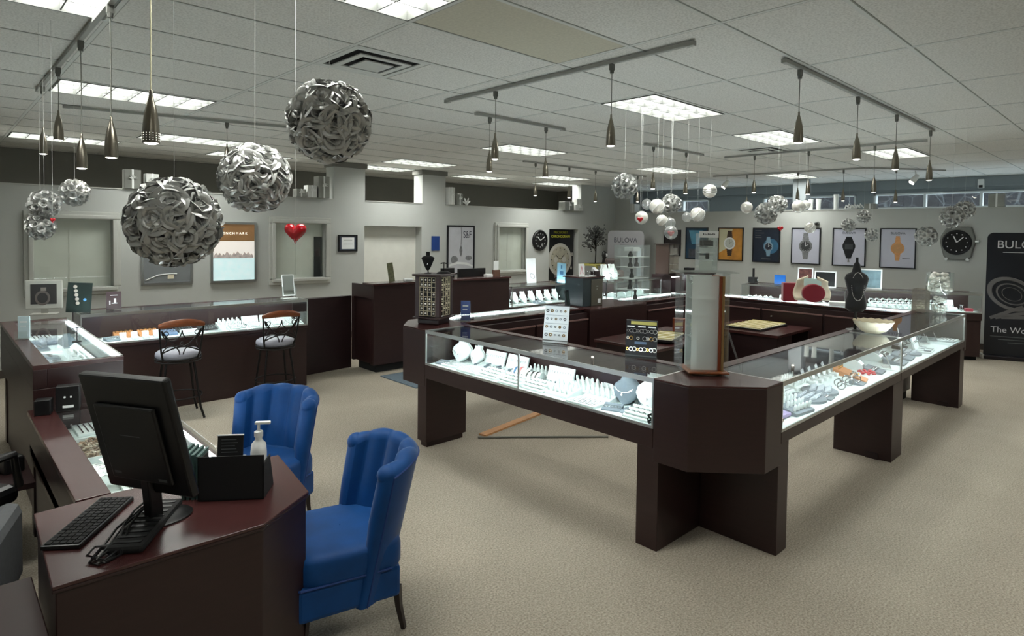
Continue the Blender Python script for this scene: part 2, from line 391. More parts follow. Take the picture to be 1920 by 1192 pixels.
# ================================================================ CEILING FIXTURES
LN = {(-3,-1):'large ceiling light panel at the top edge, nearest overhead', (0,-2):'ceiling light panel behind the nearest right pendants, threads hanging from its edge',
 (2,-2):'ceiling light panel beside the ragged ceiling vent, right of centre', (4,-1):'ceiling light panel farthest right, behind the right lamp track',
 (1,-7):'ceiling light panel behind the two pendants of the short middle track', (-3,-7):'long ceiling light panel at upper left beside the left lamp track',
 (1,-11):'ceiling light panel straight above the second wall column', (3,-13):'thin ceiling light panel above the gift boxes right of the column',
 (4,-11):'ceiling light panel over the far lamp track, upper of the pair', (5,-13):'small far ceiling light panel beyond the opening, lower of the pair',
 (4,-7):'ceiling light panel above the silver flower ball hanging at centre right', (-3,-13):'ceiling light panel farthest left, behind the left pendants',
 (-2,-11):'ceiling light panel behind the nearest pendant and the middle flower ball', (-1,-13):'ceiling light panel mostly hidden behind the middle flower ball',
 (1,-13):'ceiling light panel seen in the gap between the two wall columns'}
def troffer(u, v):
    xa, xb = u*1.22+.02, (u+1)*1.22-.02; ya, yb = YV(v+1)+.02, YV(v)-.02
    t = thing('ceiling_light', LN.get((u, v), 'recessed ceiling light panel overhead, outside the view'), 'ceiling light', ((xa+xb)/2, (ya+yb)/2, CEIL), 0, 'recessed fluorescent panels' if (u, v) in LN else 'overhead panels outside the view')
    w, d = (xb-xa)/2, (yb-ya)/2
    f = MB(); f.box(-w,w,-d,-d+.012,-.004,.075).box(-w,w,d-.012,d,-.004,.075).box(-w,-w+.012,-d,d,-.004,.075).box(w-.012,w,-d,d,-.004,.075)
    f.build('frame', mat('fixture_rim', (90, 92, 88), .5), t)
    MB().box(-w+.012,w-.012,-d+.012,d-.012,.055,.06).build('diffuser', PANEL, t)
    l = MB(); cw = mat('parabolic_louver', (92, 94, 92), .45)
    for i in range(1, 6): x = -w+2*w*i/6; l.box(x-.004,x+.004,-d+.012,d-.012,.004,.05)
    for i in range(1, 3): y = -d+2*d*i/3; l.box(-w+.012,w-.012,y-.004,y+.004,.004,.05)
    l.build('louver', cw, t)
for u, v in LIGHTS: troffer(u, v)
def vent(u, v, lab):
    x, y = u*1.22, YV(v+1); d = YV(v)-YV(v+1)
    t = thing('ceiling_vent', lab, 'vent', (x+.305, y+d/2, CEIL))
    f = MB()
    for k, (a, z) in enumerate(((.29,0),(.2,-.012),(.11,-.02))):
        b_ = a-.045
        f.box(-a,a,-a,-b_,z,z+.008).box(-a,a,b_,a,z,z+.008).box(-a,-b_,-b_,b_,z,z+.008).box(b_,a,-b_,b_,z,z+.008)
    f.box(-.07,.07,-.07,.07,-.02,-.014)
    f.build('louver', TBAR, t)
    MB().box(-.3,.3,-.3,.3,.02,.12).build('duct', BLACKM, t)
vent(-2, -3, 'square white ceiling vent with stepped louvers above the largest flower ball')
vent(3, -3, 'dark ceiling vent right beside the light panel at right of centre')
def track(name_lab, a, b_, z=CEIL-.005):
    a = Vector(a); b_ = Vector(b_); L = (b_-a).length; ang = math.atan2(b_.y-a.y, b_.x-a.x)
    t = thing('lighting_track', name_lab, 'lighting track', (a.x, a.y, z), ang)
    MB().box(0, L, -.015, .015, -.026, 0).build('rail', TRACK, t, bevel=.004)
    MB().box(-.006, .05, -.017, .017, -.029, -.001).build('end_cap', TRACK, t); MB().box(L-.05, L+.006, -.017, .017, -.029, -.001).build('end_cap', TRACK, t)
track('grey lamp track at upper left running toward the camera', (-3.72,.3), (-3.72,4.25))
track('grey lamp track above the near left showcase, three pendants wide', (-1.06,-.36), (-1.06,2.08))
track('short grey lamp track behind the near left one with two pendants', (-.52,2.31), (.76,2.31))
track('grey lamp track above the near right showcase with four pendants', (-.32,-.585), (3.45,-.585))
track('long far lamp track above the back left counter', (2.62,4.85), (6.1,4.9))
track('short far lamp track holding two pendants left of the column', (2.3,2.3), (3.75,2.3))
track('grey lamp track above the far side of the island', (4.22,-.35), (4.22,2.2))
track('farthest lamp track in front of the window wall, left piece', (6.9,3.85), (7.05,1.11))
track('farthest lamp track in front of the window wall, right piece', (7.1,1.1), (8.25,.3))
track('grey lamp track over the left wall counter, partly hidden by pendants', (-3.45,4.96), (-.9,4.36))
PROTO = {}
def pendant(x, y, zb, label, S_=1.0, spot=0, zt=CEIL-.031, wire=None):
    key = (round(zb, 2), S_)
    t = thing('pendant_lamp', label, 'pendant lamp', (x, y, zb), 0, 'brushed nickel pendant lamps')
    K = .735*S_
    if 'c' not in PROTO:
        PROTO['c'] = MB().box(-.022,.022,-.016,.016,-.055,0).lathe([(.017,-.085),(.021,-.055)], 10).mesh('connector', CONN)
        PROTO['s'] = MB().lathe([(.043,0),(.0425,.05),(.04,.1),(.034,.155),(.024,.205),(.014,.24),(.009,.262),(.009,.285),(.006,.29)], 20, capped=False).lathe([(.037,.002),(.043,0)], 20, capped=False).mesh('shade', NICKEL, True)
        PROTO['l'] = MB().lathe([(.0005,-.004),(.02,-.006),(.034,.0),(.037,.006)], 16, capped=False).mesh('lamp', BULB, True)
    for k, z in (('c', zt-zb), ('s', 0), ('l', 0)):
        o = bpy.data.objects.new({'c':'connector','s':'shade','l':'lamp'}[k], PROTO[k]); COL.objects.link(o); o.parent = t; o.location = (0,0,z)
        o.scale = (K, K, K)
    MB().tube([(0,0,.285*K),(.002,.001,(zt-zb)*.6),(0,0,zt-zb-.06)], .0028, 6).build('cord', wire or mat('gray_cord', (120,120,112), .5), t)
    L = bpy.data.lights.new('bulb_light', 'SPOT'); L.energy = spot or 14; L.spot_size = 1.5; L.spot_blend = .9; L.color = (1,.96,.88); L.shadow_soft_size = .03
    lo = bpy.data.objects.new('bulb_light', L); COL.objects.link(lo); lo.parent = t; lo.location = (0,0,-.012)
    return t
PL = [(-3.76,.46,2.22,'large perforated pendant lamp on a pale cord, nearest at upper left'),
 (-3.72,1.41,2.24,'pendant lamp on the left track, second from the nearest, low hanging'),(-3.72,2.25,2.24,'low pendant lamp on the left track with a flared bright rim'),
 (-3.72,3.15,2.5,'dark short pendant lamp on the left track in front of the long light panel'),(-3.72,3.97,2.47,'pendant lamp at the far end of the left track, shiny edge'),
 (-2.06,4.63,2.58,'small pendant lamp in front of the gift boxes on the left wall ledge'),
 (-1.06,.25,2.47,'pendant lamp on the near left track, above the long showcase'),(-1.06,1.42,2.47,'pendant lamp overlapping another, left end of the near left track'),
 (-.34,2.31,2.48,'slim pendant lamp behind the overlapping one, on the short middle track'),(.47,2.31,2.48,'right pendant lamp of the short middle track'),
 (-.06,-.585,2.52,'nearest pendant lamp on the right track, in front of a light panel'),(1.1,-.585,2.51,'second pendant lamp of the right track'),
 (2.15,-.585,2.51,'third pendant lamp of the right track'),(3.35,-.585,2.49,'last pendant lamp of the right track'),
 (2.9,4.85,2.49,'leftmost pendant lamp of the long far track'),(3.75,4.86,2.49,'second pendant lamp of the long far track'),
 (4.5,4.88,2.46,'third pendant lamp of the long far track'),(5.83,4.89,2.51,'pendant lamp hidden behind the flower ball, its bulb showing below'),
 (2.5,2.3,2.47,'left pendant lamp of the far pair beside the hanging ornaments'),(3.3,2.3,2.45,'right pendant lamp of the far pair beside the hanging ornaments'),
 (4.22,1.75,2.49,'left pendant lamp of the track over the island far side'),(4.22,1.0,2.44,'middle brassy pendant lamp of the track over the island far side'),
 (4.22,.2,2.44,'right pendant lamp of the track over the island far side'),
 (6.93,3.17,2.4,'farthest left pendant lamp, its bulb low before the window wall'),
 (6.99,2.25,2.53,'second pendant lamp of the farthest track, before the grey column'),(7.03,1.5,2.49,'third pendant lamp of the farthest track'),
 (7.5,.83,2.47,'fourth pendant lamp of the farthest track, before the stone wall windows')]
for i, (x, y, zb, lb) in enumerate(PL):
    near = i == 0
    t = pendant(x, y, zb, lb, 1.0, spot=(26 if x > 2 and y > 4 else 14), wire=mat('pale_cord', (205,200,170), .5) if near else None)
    if near:
        d = MB()
        for r in range(4):
            for k in range(16):
                a = 2*PI*k/16; d.M = Matrix.Translation((.0318*math.cos(a), .0318*math.sin(a), .012+.009*r)); d.ball((0,0,0), .0012, 6, 4)
        d.M = None; d.build('glow_dots', mat('perforation_glow', (255,250,240), .5, emit=2.5), t)  # glowing dots stand in for lamplight through holes the shade mesh lacks
def track_head(x, y, lab):
    t = thing('track_spotlight', lab, 'spotlight', (x, y, CEIL-.037))
    MB().cyl((0,0,-.08), .012, .08, 10).build('stem', WHITE, t)
    MB().lathe([(.045,-.1),(.05,-.04),(.035,.04),(.02,.06)], 16, capped=True).build('head', WHITE, t, True, loc=(0,0,-.12), rot=(.5,.5,0))
    MB().lathe([(.001,-.006),(.042,-.006)], 16, capped=True).build('lamp', BULB, t, loc=(-.03,.05,-.205), rot=(.5,.5,0))
track_head(6.95, 3.6, 'white adjustable spotlight at the left end of the farthest track')
track_head(7.8, .62, 'white adjustable spotlight in front of the window wall at right')
# ================================================================ SHOWCASES
def showcase(lab, ox, oy, rz, L, D=.49, z0=.74, z1=1.03, zb=.61, back=WOOD, ends=(1,1), mull=(), legs=(), toe=0, skirt=False, name='showcase', tilt=0, led=1, backopen=False):
    t = thing(name, lab, 'showcase', (ox, oy, 0), rz, 'lit glass jewelry showcases')
    b = MB().box(0, L, 0, D, zb, z0-.012)
    if skirt: b.box(0.005, L-.005, .02, D-.01, toe, zb)
    b.build('base_cabinet', WOOD, t, bevel=.003)
    MB().box(.008, L-.008, .012, D-.03, z0-.012, z0-.004).build('case_floor', DECK, t)
    if toe: MB().box(.03, L-.03, .07, D-.05, 0, toe).build('plinth', BLACKM, t)
    MB().box(.0, L, D-.03, D-.012, z0-.012, z1-.012).build('back_panel', back, t)
    MB().box(0, L, D-.075, D, z1-.012, z1).build('top_rail', WOODH, t)
    a = MB(); s = .011
    a.box(0, L, 0, s, z1-.03, z1-.001).box(0, L, 0, s, z0-.012, z0+.004)
    for x in (0, L-s)+tuple(mull): a.box(x, x+s, 0, s, z0, z1-.03)
    for x in (0, L-s): a.box(x, x+s, s, D-.012, z1-.014, z1-.002).box(x, x+s, D-.024, D-.012, z0, z1-.014)
    a.build('metal_frame', ALU, t)
    MB().box(s, L-s, .003, .008, z0+.004, z1-.03).build('front_glass', GLASS, t)
    MB().box(s, L-s, s, D-.075, z1-.009, z1-.003).build('top_glass', GLASS, t)
    for i, x in enumerate((.003, L-.008)):
        if ends[i]: MB().box(x, x+.005, s, D-.03, z0, z1-.014).build('end_glass', GLASS, t)
    if led:
        MB().box(.03, L-.03, .014, .03, z1-.031, z1-.019).build('light_strip', LEDM, t)
    for (xa, xb) in legs:
        MB().box(xa, xb, .004, D-.02, .075, zb).box(xa+.015, xb-.015, .03, D-.05, 0, .075).build('leg', WOOD, t, bevel=.002)
    return t
# local (x, y) on a case with front-left corner (ox, oy) and rotation rz -> world
def W2(ox, oy, rz, x, y, z): return Vector((ox+x*math.cos(rz)-y*math.sin(rz), oy+x*math.sin(rz)+y*math.cos(rz), z))
NL = (-1.305, 2.02, -PI/2, 2.31); NR1 = (-.79, -.832, 0, 2.385); NR2 = (1.60, -.832, 0, 2.38)
showcase('long showcase on the island side facing the blue chairs, apron over an open base', *NL, mull=(1.15,))
showcase('showcase on the right side of the island, nearer one with trays of grey ring fingers', *NR1, zb=.66, ends=(1,0))
showcase('showcase on the right side of the island, farther one ending near the silver pebble jars', *NR2, zb=.66, ends=(0,1))
FL1 = (.95, 2.62, PI, 1.72); FL2 = (3.485, 2.62, PI, 1.43); FR = (3.98, -.335, PI/2, 2.44)
showcase('showcase on the far left side of the island, its wood drawers facing in', *FL1, back=WOODD, legs=((.02,.16),))
showcase('showcase beyond the acrylic tower on the island far left side', *FL2, skirt=True, toe=.1, back=WOODD)
showcase('showcase on the island far side with the red heart boxes on it', *FR, skirt=True, toe=.1, back=WOODD)
# inward faces of the far cases: long drawers, ledges
def drawers(cx, cy, rz, L, n, lab, full=True):
    t = thing('drawer_cabinet', lab, 'cabinet', (cx, cy, 0), rz)
    MB().box(0, L, .02, .06, .12 if full else .55, .99).build('body', WOODD, t)
    for i in range(n):
        a = L*i/n+.015; b_ = L*(i+1)/n-.015
        for (za, zc) in (((.58,.93),(.16,.55)) if full else ((.58,.93),)):
            d = MB().box(a, b_, 0, .02, za, zc).build('drawer', WOOD, t, bevel=.004)
            MB().box(a, b_, -.012, .0, zc-.012, zc+.004).build('ledge', mat('worn_edge', (120, 92, 88), .4), d)
            if i % 2: MB().cyl((0,0,0), .008, .02, 8).build('lock', ALU, d, rot=(PI/2,0,0), loc=(a+.12, .0, zc-.08))
# mounted on the inner side of the far left and far cases
drawers(-.74, 2.06, 0, 1.68, 2, 'dark wood drawer fronts under the far left side of the island', False)
drawers(2.08, 2.06, 0, 1.36, 2, 'dark wood drawer fronts behind the acrylic tower under the far corner')
drawers(3.43, 2.0, -PI/2, 2.3, 3, 'dark wood drawer fronts under the far side of the island')
# wood corner units of the island
def block(name, lab, cat, poly, z0, z1, loc=(0,0,0), top=True, rz=0, legs=None, m=None, bev=.004, group=None):
    t = thing(name, lab, cat, loc, rz, group)
    MB().prism(poly, z0, z1-(.012 if top else 0)).build('body', m or WOOD, t, bevel=bev)
    if top: MB().prism(poly, z1-.012, z1).build('top', WOODH, t, bevel=.003)
    for q in (legs or []): MB().box(*q).build('leg', WOOD, t, bevel=.003)
    return t
block('corner_cabinet', 'chamfered mahogany corner unit of the island nearest the camera, on crossed panel legs', 'cabinet',
      [(-1.305,-.292),(-1.305,-.52),(-1.0,-.832),(-.792,-.832),(-.792,-.342),(-.812,-.292)], .535, 1.03,
      legs=[(-1.303,-.70,-.33,-.18,0,.61), (-.82,-.68,-.83,-.335,0,.66)])
block('corner_cabinet', 'mahogany corner unit at the left end of the island, under the rotary ring cabinet', 'cabinet',
      [(-1.305,2.022),(-.82,2.022),(-.78,2.07),(-.78,2.62),(-1.08,2.62),(-1.305,2.36)], .535, 1.03,
      legs=[(-1.303,-.86,2.0,2.13,.05,.62), (-1.28,-.88,2.02,2.11,0,.05)])
block('corner_cabinet', 'mahogany corner unit at the right end of the island under the pebble jars', 'cabinet',
      [(3.985,-.832),(4.06,-.832),(4.14,-.75),(4.14,-.34),(3.985,-.34)], .62, 1.03, legs=[(3.99,4.055,-.82,-.4,0,.62)])
block('divider_cabinet', 'mahogany divider unit in the far left side of the island under the acrylic watch case', 'cabinet',
      [(.955,2.05),(2.045,2.05),(2.045,2.62),(.955,2.62)], 0, 1.03)
block('corner_cabinet', 'mahogany corner unit at the far corner of the island', 'cabinet',
      [(3.49,2.11),(3.98,2.11),(3.98,2.62),(3.49,2.62)], 0, 1.03)
for lab, x in (('double panel leg between the two right hand showcases', 1.4), ('panel leg at the far end of the right hand showcases', 3.83)):
    w = .29 if x < 2 else .15
    t = thing('panel_leg', lab, 'showcase leg', (x, -.832, 0))
    MB().box(0, w, .006, .46, 0 if x < 2 else .0, .655).build('panel', WOOD, t, bevel=.003)
    MB().box(-.012, 0, .1, .2, 0, .05).build('foot', WOODD, t)
# low work desks inside the island
def desk_in(lab, x0, x1, y0, y1, z=.78):
    t = thing('work_desk', lab, 'desk', ((x0+x1)/2, (y0+y1)/2, 0)); w = (x1-x0)/2; d = (y1-y0)/2
    MB().box(-w, w, -d, d, z-.03, z).build('top', WOODH, t, bevel=.003)
    MB().box(-w+.02, -w+.42, -d+.02, d-.02, 0, z-.03).build('pedestal', WOODD, t); MB().box(w-.06, w-.02, -d+.02, d-.02, 0, z-.03).build('side_panel', WOODD, t)
    MB().box(-w+.42, w-.06, d-.04, d-.02, .15, z-.03).build('modesty_panel', WOODD, t)
desk_in('low wood desk inside the island behind the earring board', .62, 1.98, .95, 1.72)
desk_in('low wood desk inside the island under the cream jewelry trays', 2.35, 3.30, .55, 1.45)
# back left row
showcase('showcase along the left wall behind the two bar stools', -3.37, 4.72, 0, 2.27, .46, z0=.745, z1=1.045, zb=.70, skirt=True, toe=.0)
block('wall_cabinet', 'dark panel cabinet between the left wall showcase and the tall reception counter', 'cabinet', [(-1.09,5.2),(-.2,5.3),(-.2,5.36),(-1.09,5.34)], .0, .985, top=False, m=WOODD)
t = thing('reception_counter', 'tall mahogany reception counter in the middle of the left wall', 'counter', (0,0,0))
b = MB().box(-.2, 2.22, 4.72, 4.76, .11, 1.16).box(2.18, 2.22, 4.76, 5.3, .11, 1.16).box(-.2, -.16, 4.76, 5.3, .98, 1.16).box(-.2,-.16,4.76,4.8,.11,.98).box(-.2,-.16,5.24,5.3,.11,.98).box(-.16,-.02,4.76,5.3,.11,1.1)
b.build('body', WOOD, t, bevel=.003)
MB().box(-.22, 2.24, 4.70, 4.98, 1.16, 1.185).build('top', WOODH, t, bevel=.003)
MB().box(-.12, 2.14, 4.8, 5.24, 0, .11).build('plinth', BLACKM, t)
MB().box(-.0, 2.16, 4.8, 5.28, .72, .75).build('desk_surface', WOODH, t)
MATC = mat('blue_gray_mat', (92, 106, 116), .95, noise=.1, nscale=60)
tag(MB().box(-.20, 1.1, 3.75, 4.55, 0.0, .012).build('floor_mat', MATC), 'blue-grey mat on the carpet in front of the tall reception counter', 'floor mat')
BR1 = (2.26, 4.70, 0, 1.42)
showcase('showcase right of the reception counter full of white necklace stands', *BR1, z0=.70, z1=1.02, zb=.6, skirt=True, toe=.08)
t = thing('cabinet', 'dark tall cabinet beside the necklace stand showcase with cards on it', 'cabinet', (0,0,0))
MB().box(3.70, 4.42, 4.62, 5.1, 0, 1.075).build('body', mat('slate_laminate', (48, 58, 62), .3), t, bevel=.004)
MB().box(3.68, 4.44, 4.60, 5.1, 1.075, 1.095).build('top', WOODH, t)
BR2 = (4.46, 4.55, 0, 1.75)
showcase('far showcase with white busts standing on its glass top', *BR2, z0=.68, z1=1.0, zb=.58, skirt=True, toe=.08, mull=(.3,))
t = thing('cabinet', 'dark wood cabinet in the far corner right of the glowing showcase niche', 'cabinet', (0,0,0))
MB().box(6.62, 7.5, 4.1, 4.75, 0, 1.06).build('body', WOODD, t, bevel=.004)
MB().box(6.60, 7.52, 4.08, 4.75, 1.06, 1.08).build('top', WOODD, t)
# far right row under the posters
a0 = Vector((6.0, 2.78)); a1 = Vector((6.22, 1.15)); a2 = Vector((7.2, -.35))
def row(a, b_, lab):
    L = (b_-a).length; rz = math.atan2(b_.y-a.y, b_.x-a.x)
    showcase(lab, a.x, a.y, rz, L, .48, z0=.74, z1=1.03, zb=.62, skirt=True, toe=.06, mull=(L*.55,))
    return (a.x, a.y, rz, L)
FW1 = row(a0+Vector((0,.0)), a1, 'showcase under the dark blue poster on the far right wall')
FW2 = row(a1+Vector((.10,-.16)), a2+Vector((.06,-.1)), 'showcase under the gold watch poster full of white watch cushions')
# left wing and low desk case with glass top
t = thing('showcase', 'glass topped showcase wing at far left with rows of bracelets under the glass', 'showcase', (0,0,0), 0, 'lit glass jewelry showcases')
MB().box(-3.96,-3.48,2.38,4.66,.62,.88).box(-3.96,-3.89,2.38,4.66,.88,1.0).box(-3.89,-3.48,2.38,2.41,.88,1.0).box(-3.89,-3.48,4.6,4.66,.88,1.0).box(-3.96,-3.48,2.38,2.5,0,.62).box(-3.94,-3.5,4.5,4.62,0,.62).box(-3.93,-3.9,2.5,4.5,0,.62).build('base_cabinet', WOOD, t, bevel=.003)
MB().box(-3.96,-3.87,2.38,4.72,1.0,1.03).box(-3.87,-3.48,4.6,4.72,1.0,1.03).box(-3.87,-3.48,2.38,2.43,1.0,1.028).build('top', WOODH, t, bevel=.002)
MB().box(-3.89,-3.5,2.41,4.6,.88,.886).build('case_floor', DECK, t)
MB().box(-3.87,-3.49,2.43,4.6,1.02,1.027).build('top_glass', GLASS, t)
MB().box(-3.492,-3.486,2.42,4.6,.88,1.02).build('front_glass', GLASS, t)
MB().box(-3.492,-3.478,2.42,4.62,1.015,1.032).build('metal_frame', ALU, t)
MB().box(-3.508,-3.495,2.46,4.56,1.0,1.014).build('light_strip', LEDM, t); MB().box(-3.888,-3.873,2.46,4.56,.985,.998).build('light_strip', LEDM, t)  # second strip, hidden under the wood edge, is added to brighten the contents
t = thing('showcase', 'low glass topped desk showcase at left, half hidden by the monitor', 'showcase', (0,0,0), 0, 'lit glass jewelry showcases')
MB().box(-3.98,-3.88,.70,2.36,.50,.735).box(-3.88,-3.35,.70,.74,.56,.735).box(-3.88,-3.35,2.3,2.36,.56,.735).box(-3.98,-3.35,.7,2.36,.47,.56).box(-3.39,-3.35,.74,2.3,.56,.735).build('base_cabinet', WOOD, t, bevel=.003)
MB().box(-3.99,-3.865,.69,2.375,.735,.76).build('top', WOODH, t, bevel=.002)
MB().box(-3.865,-3.35,.71,2.36,.753,.759).build('top_glass', GLASS, t)
MB().box(-3.87,-3.37,.74,2.3,.62,.626).build('case_floor', DECK, t)
MB().box(-3.40,-3.385,.76,2.28,.735,.748).build('light_strip', LEDM, t)
MB().box(-3.96,-3.92,.8,2.3,.0,.47).build('side_panel', WOODD, t); MB().box(-3.43,-3.39,.8,2.3,.0,.47).build('side_panel', WOODD, t)
MB().box(-3.97,-3.37,2.3,2.36,0,.47).build('side_panel', WOODD, t); MB().box(-3.97,-3.37,.7,.76,0,.47).build('side_panel', WOODD, t)
# foreground desk
poly = [(-4.15,.0),(-3.50,-.02),(-3.24,.15),(-3.16,.66),(-3.86,.68),(-4.13,.66)]
t = block('reception_desk', 'mahogany desk with a chamfered corner in the left foreground, monitor and black organizer on it', 'desk', poly, .735, .76)
MB().prism([(-4.14,.01),(-3.50,-.01),(-3.25,.155),(-3.25,.19),(-3.52,.2),(-3.52,.62),(-3.86,.66),(-4.12,.64)], 0, .735).build('cabinet_body', WOOD, t, bevel=.004)
t = thing('drawer_cabinet', 'dark low cabinet at the bottom left edge beside the desk', 'cabinet', (-4.5, .16, 0))
MB().box(-.4,.33,-.3,.25,0,.6).build('body', WOODD, t, bevel=.004); MB().box(-.42,.34,-.32,.26,.6,.625).build('top', WOOD, t, bevel=.004)
# ================================================================ CHAIRS
def blue_chair(lab, x, y, rz):
    # faces local -x ; seat 0.45, back top 0.84
    t = thing('upholstered_chair', lab, 'chair', (x, y, 0), rz, 'blue velvet channel-back chairs')
    def seat(u, v):
        a = 2*PI*u; c_, s_ = math.cos(a), math.sin(a); e = .38
        px = math.copysign(abs(c_)**e, c_); py = math.copysign(abs(s_)**e, s_)
        zz = [.335,.36,.43,.462,.475,.478,.478]; k = [.97,1,1,.97,.86,.5,.01]; i = min(5, int(v*6)); f = v*6-i
        z = zz[i]+(zz[i+1]-zz[i])*f; r = k[i]+(k[i+1]-k[i])*f
        return (-.02+px*.245*r, py*.265*r, z)
    MB().grid(seat, 48, 13, True).build('seat', BLUEV, t, 75)
    MB().prism([(-.262,-.262),(.2,-.25),(.2,.25),(-.262,.262)], .2, .35).build('apron', BLUEV, t, bevel=.02)
    MB().tube([(.15,-.262,.35),(-.25,-.264,.35),(-.264,-.25,.35),(-.264,.25,.35),(-.25,.264,.35),(.15,.262,.35)], .006).build('piping', mat('blue_piping', (12, 52, 112), .7), t)
    # wrap-around back: angle -1..1 around, height v
    def back(side):
        def fn(u, v):
            s_ = -1+2*u; a = s_*1.22
            wt = abs(s_)
            top = .815-.10*max(0, (wt-.45))**1.6
            bot = .2
            z = bot+(top-bot)*v
            flare = .02+.10*(z-.3)
            R = .27+flare*.65
            r = R-(0 if side else .075)
            x = .0+r*math.cos(a)*.95; y = r*math.sin(a)*1.02
            x += .17*(z-.40)
            if side == 0:
                ch = abs(math.sin((s_*5)*PI/2*1.0)); k = (.022*ch)*min(1, max(0, (z-.4)*6)); 
                x -= k*math.cos(a); y -= k*math.sin(a)
            return (x-.02, y, z)
        return fn
    nu, nv = 61, 20
    mb = MB(); fo, fi = back(1), back(0)
    O = [[fo(i/(nu-1), j/(nv-1)) for j in range(nv)] for i in range(nu)]
    I = [[fi(i/(nu-1), j/(nv-1)) for j in range(nv)] for i in range(nu)]
    mb.grid(lambda u, v: O[round(u*(nu-1))][round(v*(nv-1))], nu, nv)
    mb.grid(lambda u, v: I[nu-1-round(u*(nu-1))][round(v*(nv-1))], nu, nv)
    def roll(P_, Q_, n, up):
        vs = []; K = 7
        for i in range(n):
            p = Vector(P_[i]); q = Vector(Q_[i]); c_ = (p+q)/2; h = (q-p)/2; e = up(i)*h.length*.9
            for k in range(K): th = PI*k/(K-1); vs.append(c_-h*math.cos(th)+e*math.sin(th))
        fs = []
        for i in range(n-1):
            for k in range(K-1): fs.append((i*K+k, (i+1)*K+k, (i+1)*K+k+1, i*K+k+1))
        mb._add(vs, fs)
    roll([O[i][-1] for i in range(nu)], [I[i][-1] for i in range(nu)], nu, lambda i: Vector((0,0,1)))
    for e in (0, nu-1):
        d = (Vector(O[e][5])-Vector(O[5 if e == 0 else nu-6][5])).normalized()
        roll([O[e][j] for j in range(nv)], [I[e][j] for j in range(nv)], nv, lambda i: d)
    for e in (0, nu-1):
        p = (Vector(O[e][-1])+Vector(I[e][-1]))/2; mb.ball(tuple(p), (Vector(O[e][-1])-Vector(I[e][-1])).length/2, 14, 10)
    mb.build('backrest', BLUEV, t, 75)
    pp = [Vector(O[i][-1])+Vector((0,0,.0)) for i in range(nu)]
    MB().tube(pp, .005).tube([O[0][j] for j in range(nv)], .005).tube([O[nu-1][j] for j in range(nv)], .005).build('piping', mat('blue_piping', (12, 52, 112), .7), t)
    for sx, sy in ((-.22,-.21),(-.22,.21),(.2,-.19),(.2,.19)):
        k = .035 if sx > 0 else -.015
        MB().tube([(sx,sy,.22),(sx+k*.3,sy,.12),(sx+k,sy,.005)], .022, 4, r1=.014).build('leg', mat('dark_stained_leg', (34, 24, 22), .35), t)
    return t
blue_chair('blue velvet chair nearest the camera, seat tucked at the desk corner', -2.985, .315, -.24)
blue_chair('second blue velvet chair, behind the desk hand pump, seat hidden', -2.93, 1.47, .5)
def stool(lab, x, y, rz):
    t = thing('bar_stool', lab, 'bar stool', (x, y, 0), rz, 'swivel bar stools at the left wall showcase')   # sitter faces +y, back at -y
    MB().lathe([(.02,.60),(.19,.605),(.205,.625),(.2,.655),(.17,.675),(.1,.684),(.001,.686)], 28).build('seat', SEATV, t, True)
    MB().torus((0,0,.6), .2, .01, 28).torus((0,0,.575), .2, .008, 28).lathe([(.06,.54),(.12,.57),(.13,.6)], 16).build('swivel_ring', IRON, t, True)
    for sx in (-1, 1):
        for sy in (-1, 1):
            MB().tube([(sx*.12,sy*.12,.57),(sx*.15,sy*.15,.3),(sx*.17,sy*.17,.12),(sx*.2,sy*.2,.008)], .011, 8).build('leg', IRON, t, True)
    MB().torus((0,0,.22), .21, .008, 24).build('foot_ring', IRON, t)
    for sx in (-1, 1):
        MB().tube([(sx*.15,-.13,.59),(sx*.168,-.17,.68),(sx*.18,-.2,.8),(sx*.19,-.225,.93)], .009, 8).build('back_post', IRON, t, True)
    s = MB()
    def Q(x, z): return (x, -.165-(z-.62)*.2-.02*(1-(x/.18)**2), z)
    for sx in (-1, 1):
        s.tube([Q(sx*(.17-.16*k/12), .9-.0*k+(-.16)*math.sin(PI*k/24)) for k in range(13)], .006, 5)
        s.tube([Q(sx*(.0+.085+.085*math.cos(PI*k/10)), .9-.1*math.sin(PI*k/10)) for k in range(11)], .006, 5)
        s.tube([Q(sx*(.09+.075*math.cos(PI*k/10)), .655+.09*math.sin(PI*k/10)) for k in range(11)], .006, 5)
        s.tube([Q(sx*(.175-.03*k/6-.03*math.sin(PI*k/6)), .9-.16*k/6) for k in range(7)], .006, 5)
        s.torus(Q(sx*.135, .87), .022, .005, 12, 5, 'y')
    s.tube([Q(-.165+.33*k/12, .68+.055*math.sin(PI*k/12)) for k in range(13)], .007, 5)
    s.torus(Q(0, .765), .016, .005, 12, 5, 'y')
    s.build('scrollwork', IRON, t, True)
    r = MB()
    def fn(u, v):
        a = -1+2*u; ph = 2*PI*v; hh = .036*(1-.45*abs(a)**3); tt = .013
        return (a*.2, -.19-.035*(1-a*a)-.035+tt*math.cos(ph), .945+.028*(1-a*a)+hh*math.sin(ph))
    r.grid(fn, 21, 13); r.build('top_rail', OAK, t, 60)
    return t
stool('left bar stool with honey wood rail in front of the long wall showcase', -2.62, 4.36, -.12)
stool('right bar stool with honey wood rail near the end of the wall showcase', -1.62, 4.42, -.12)
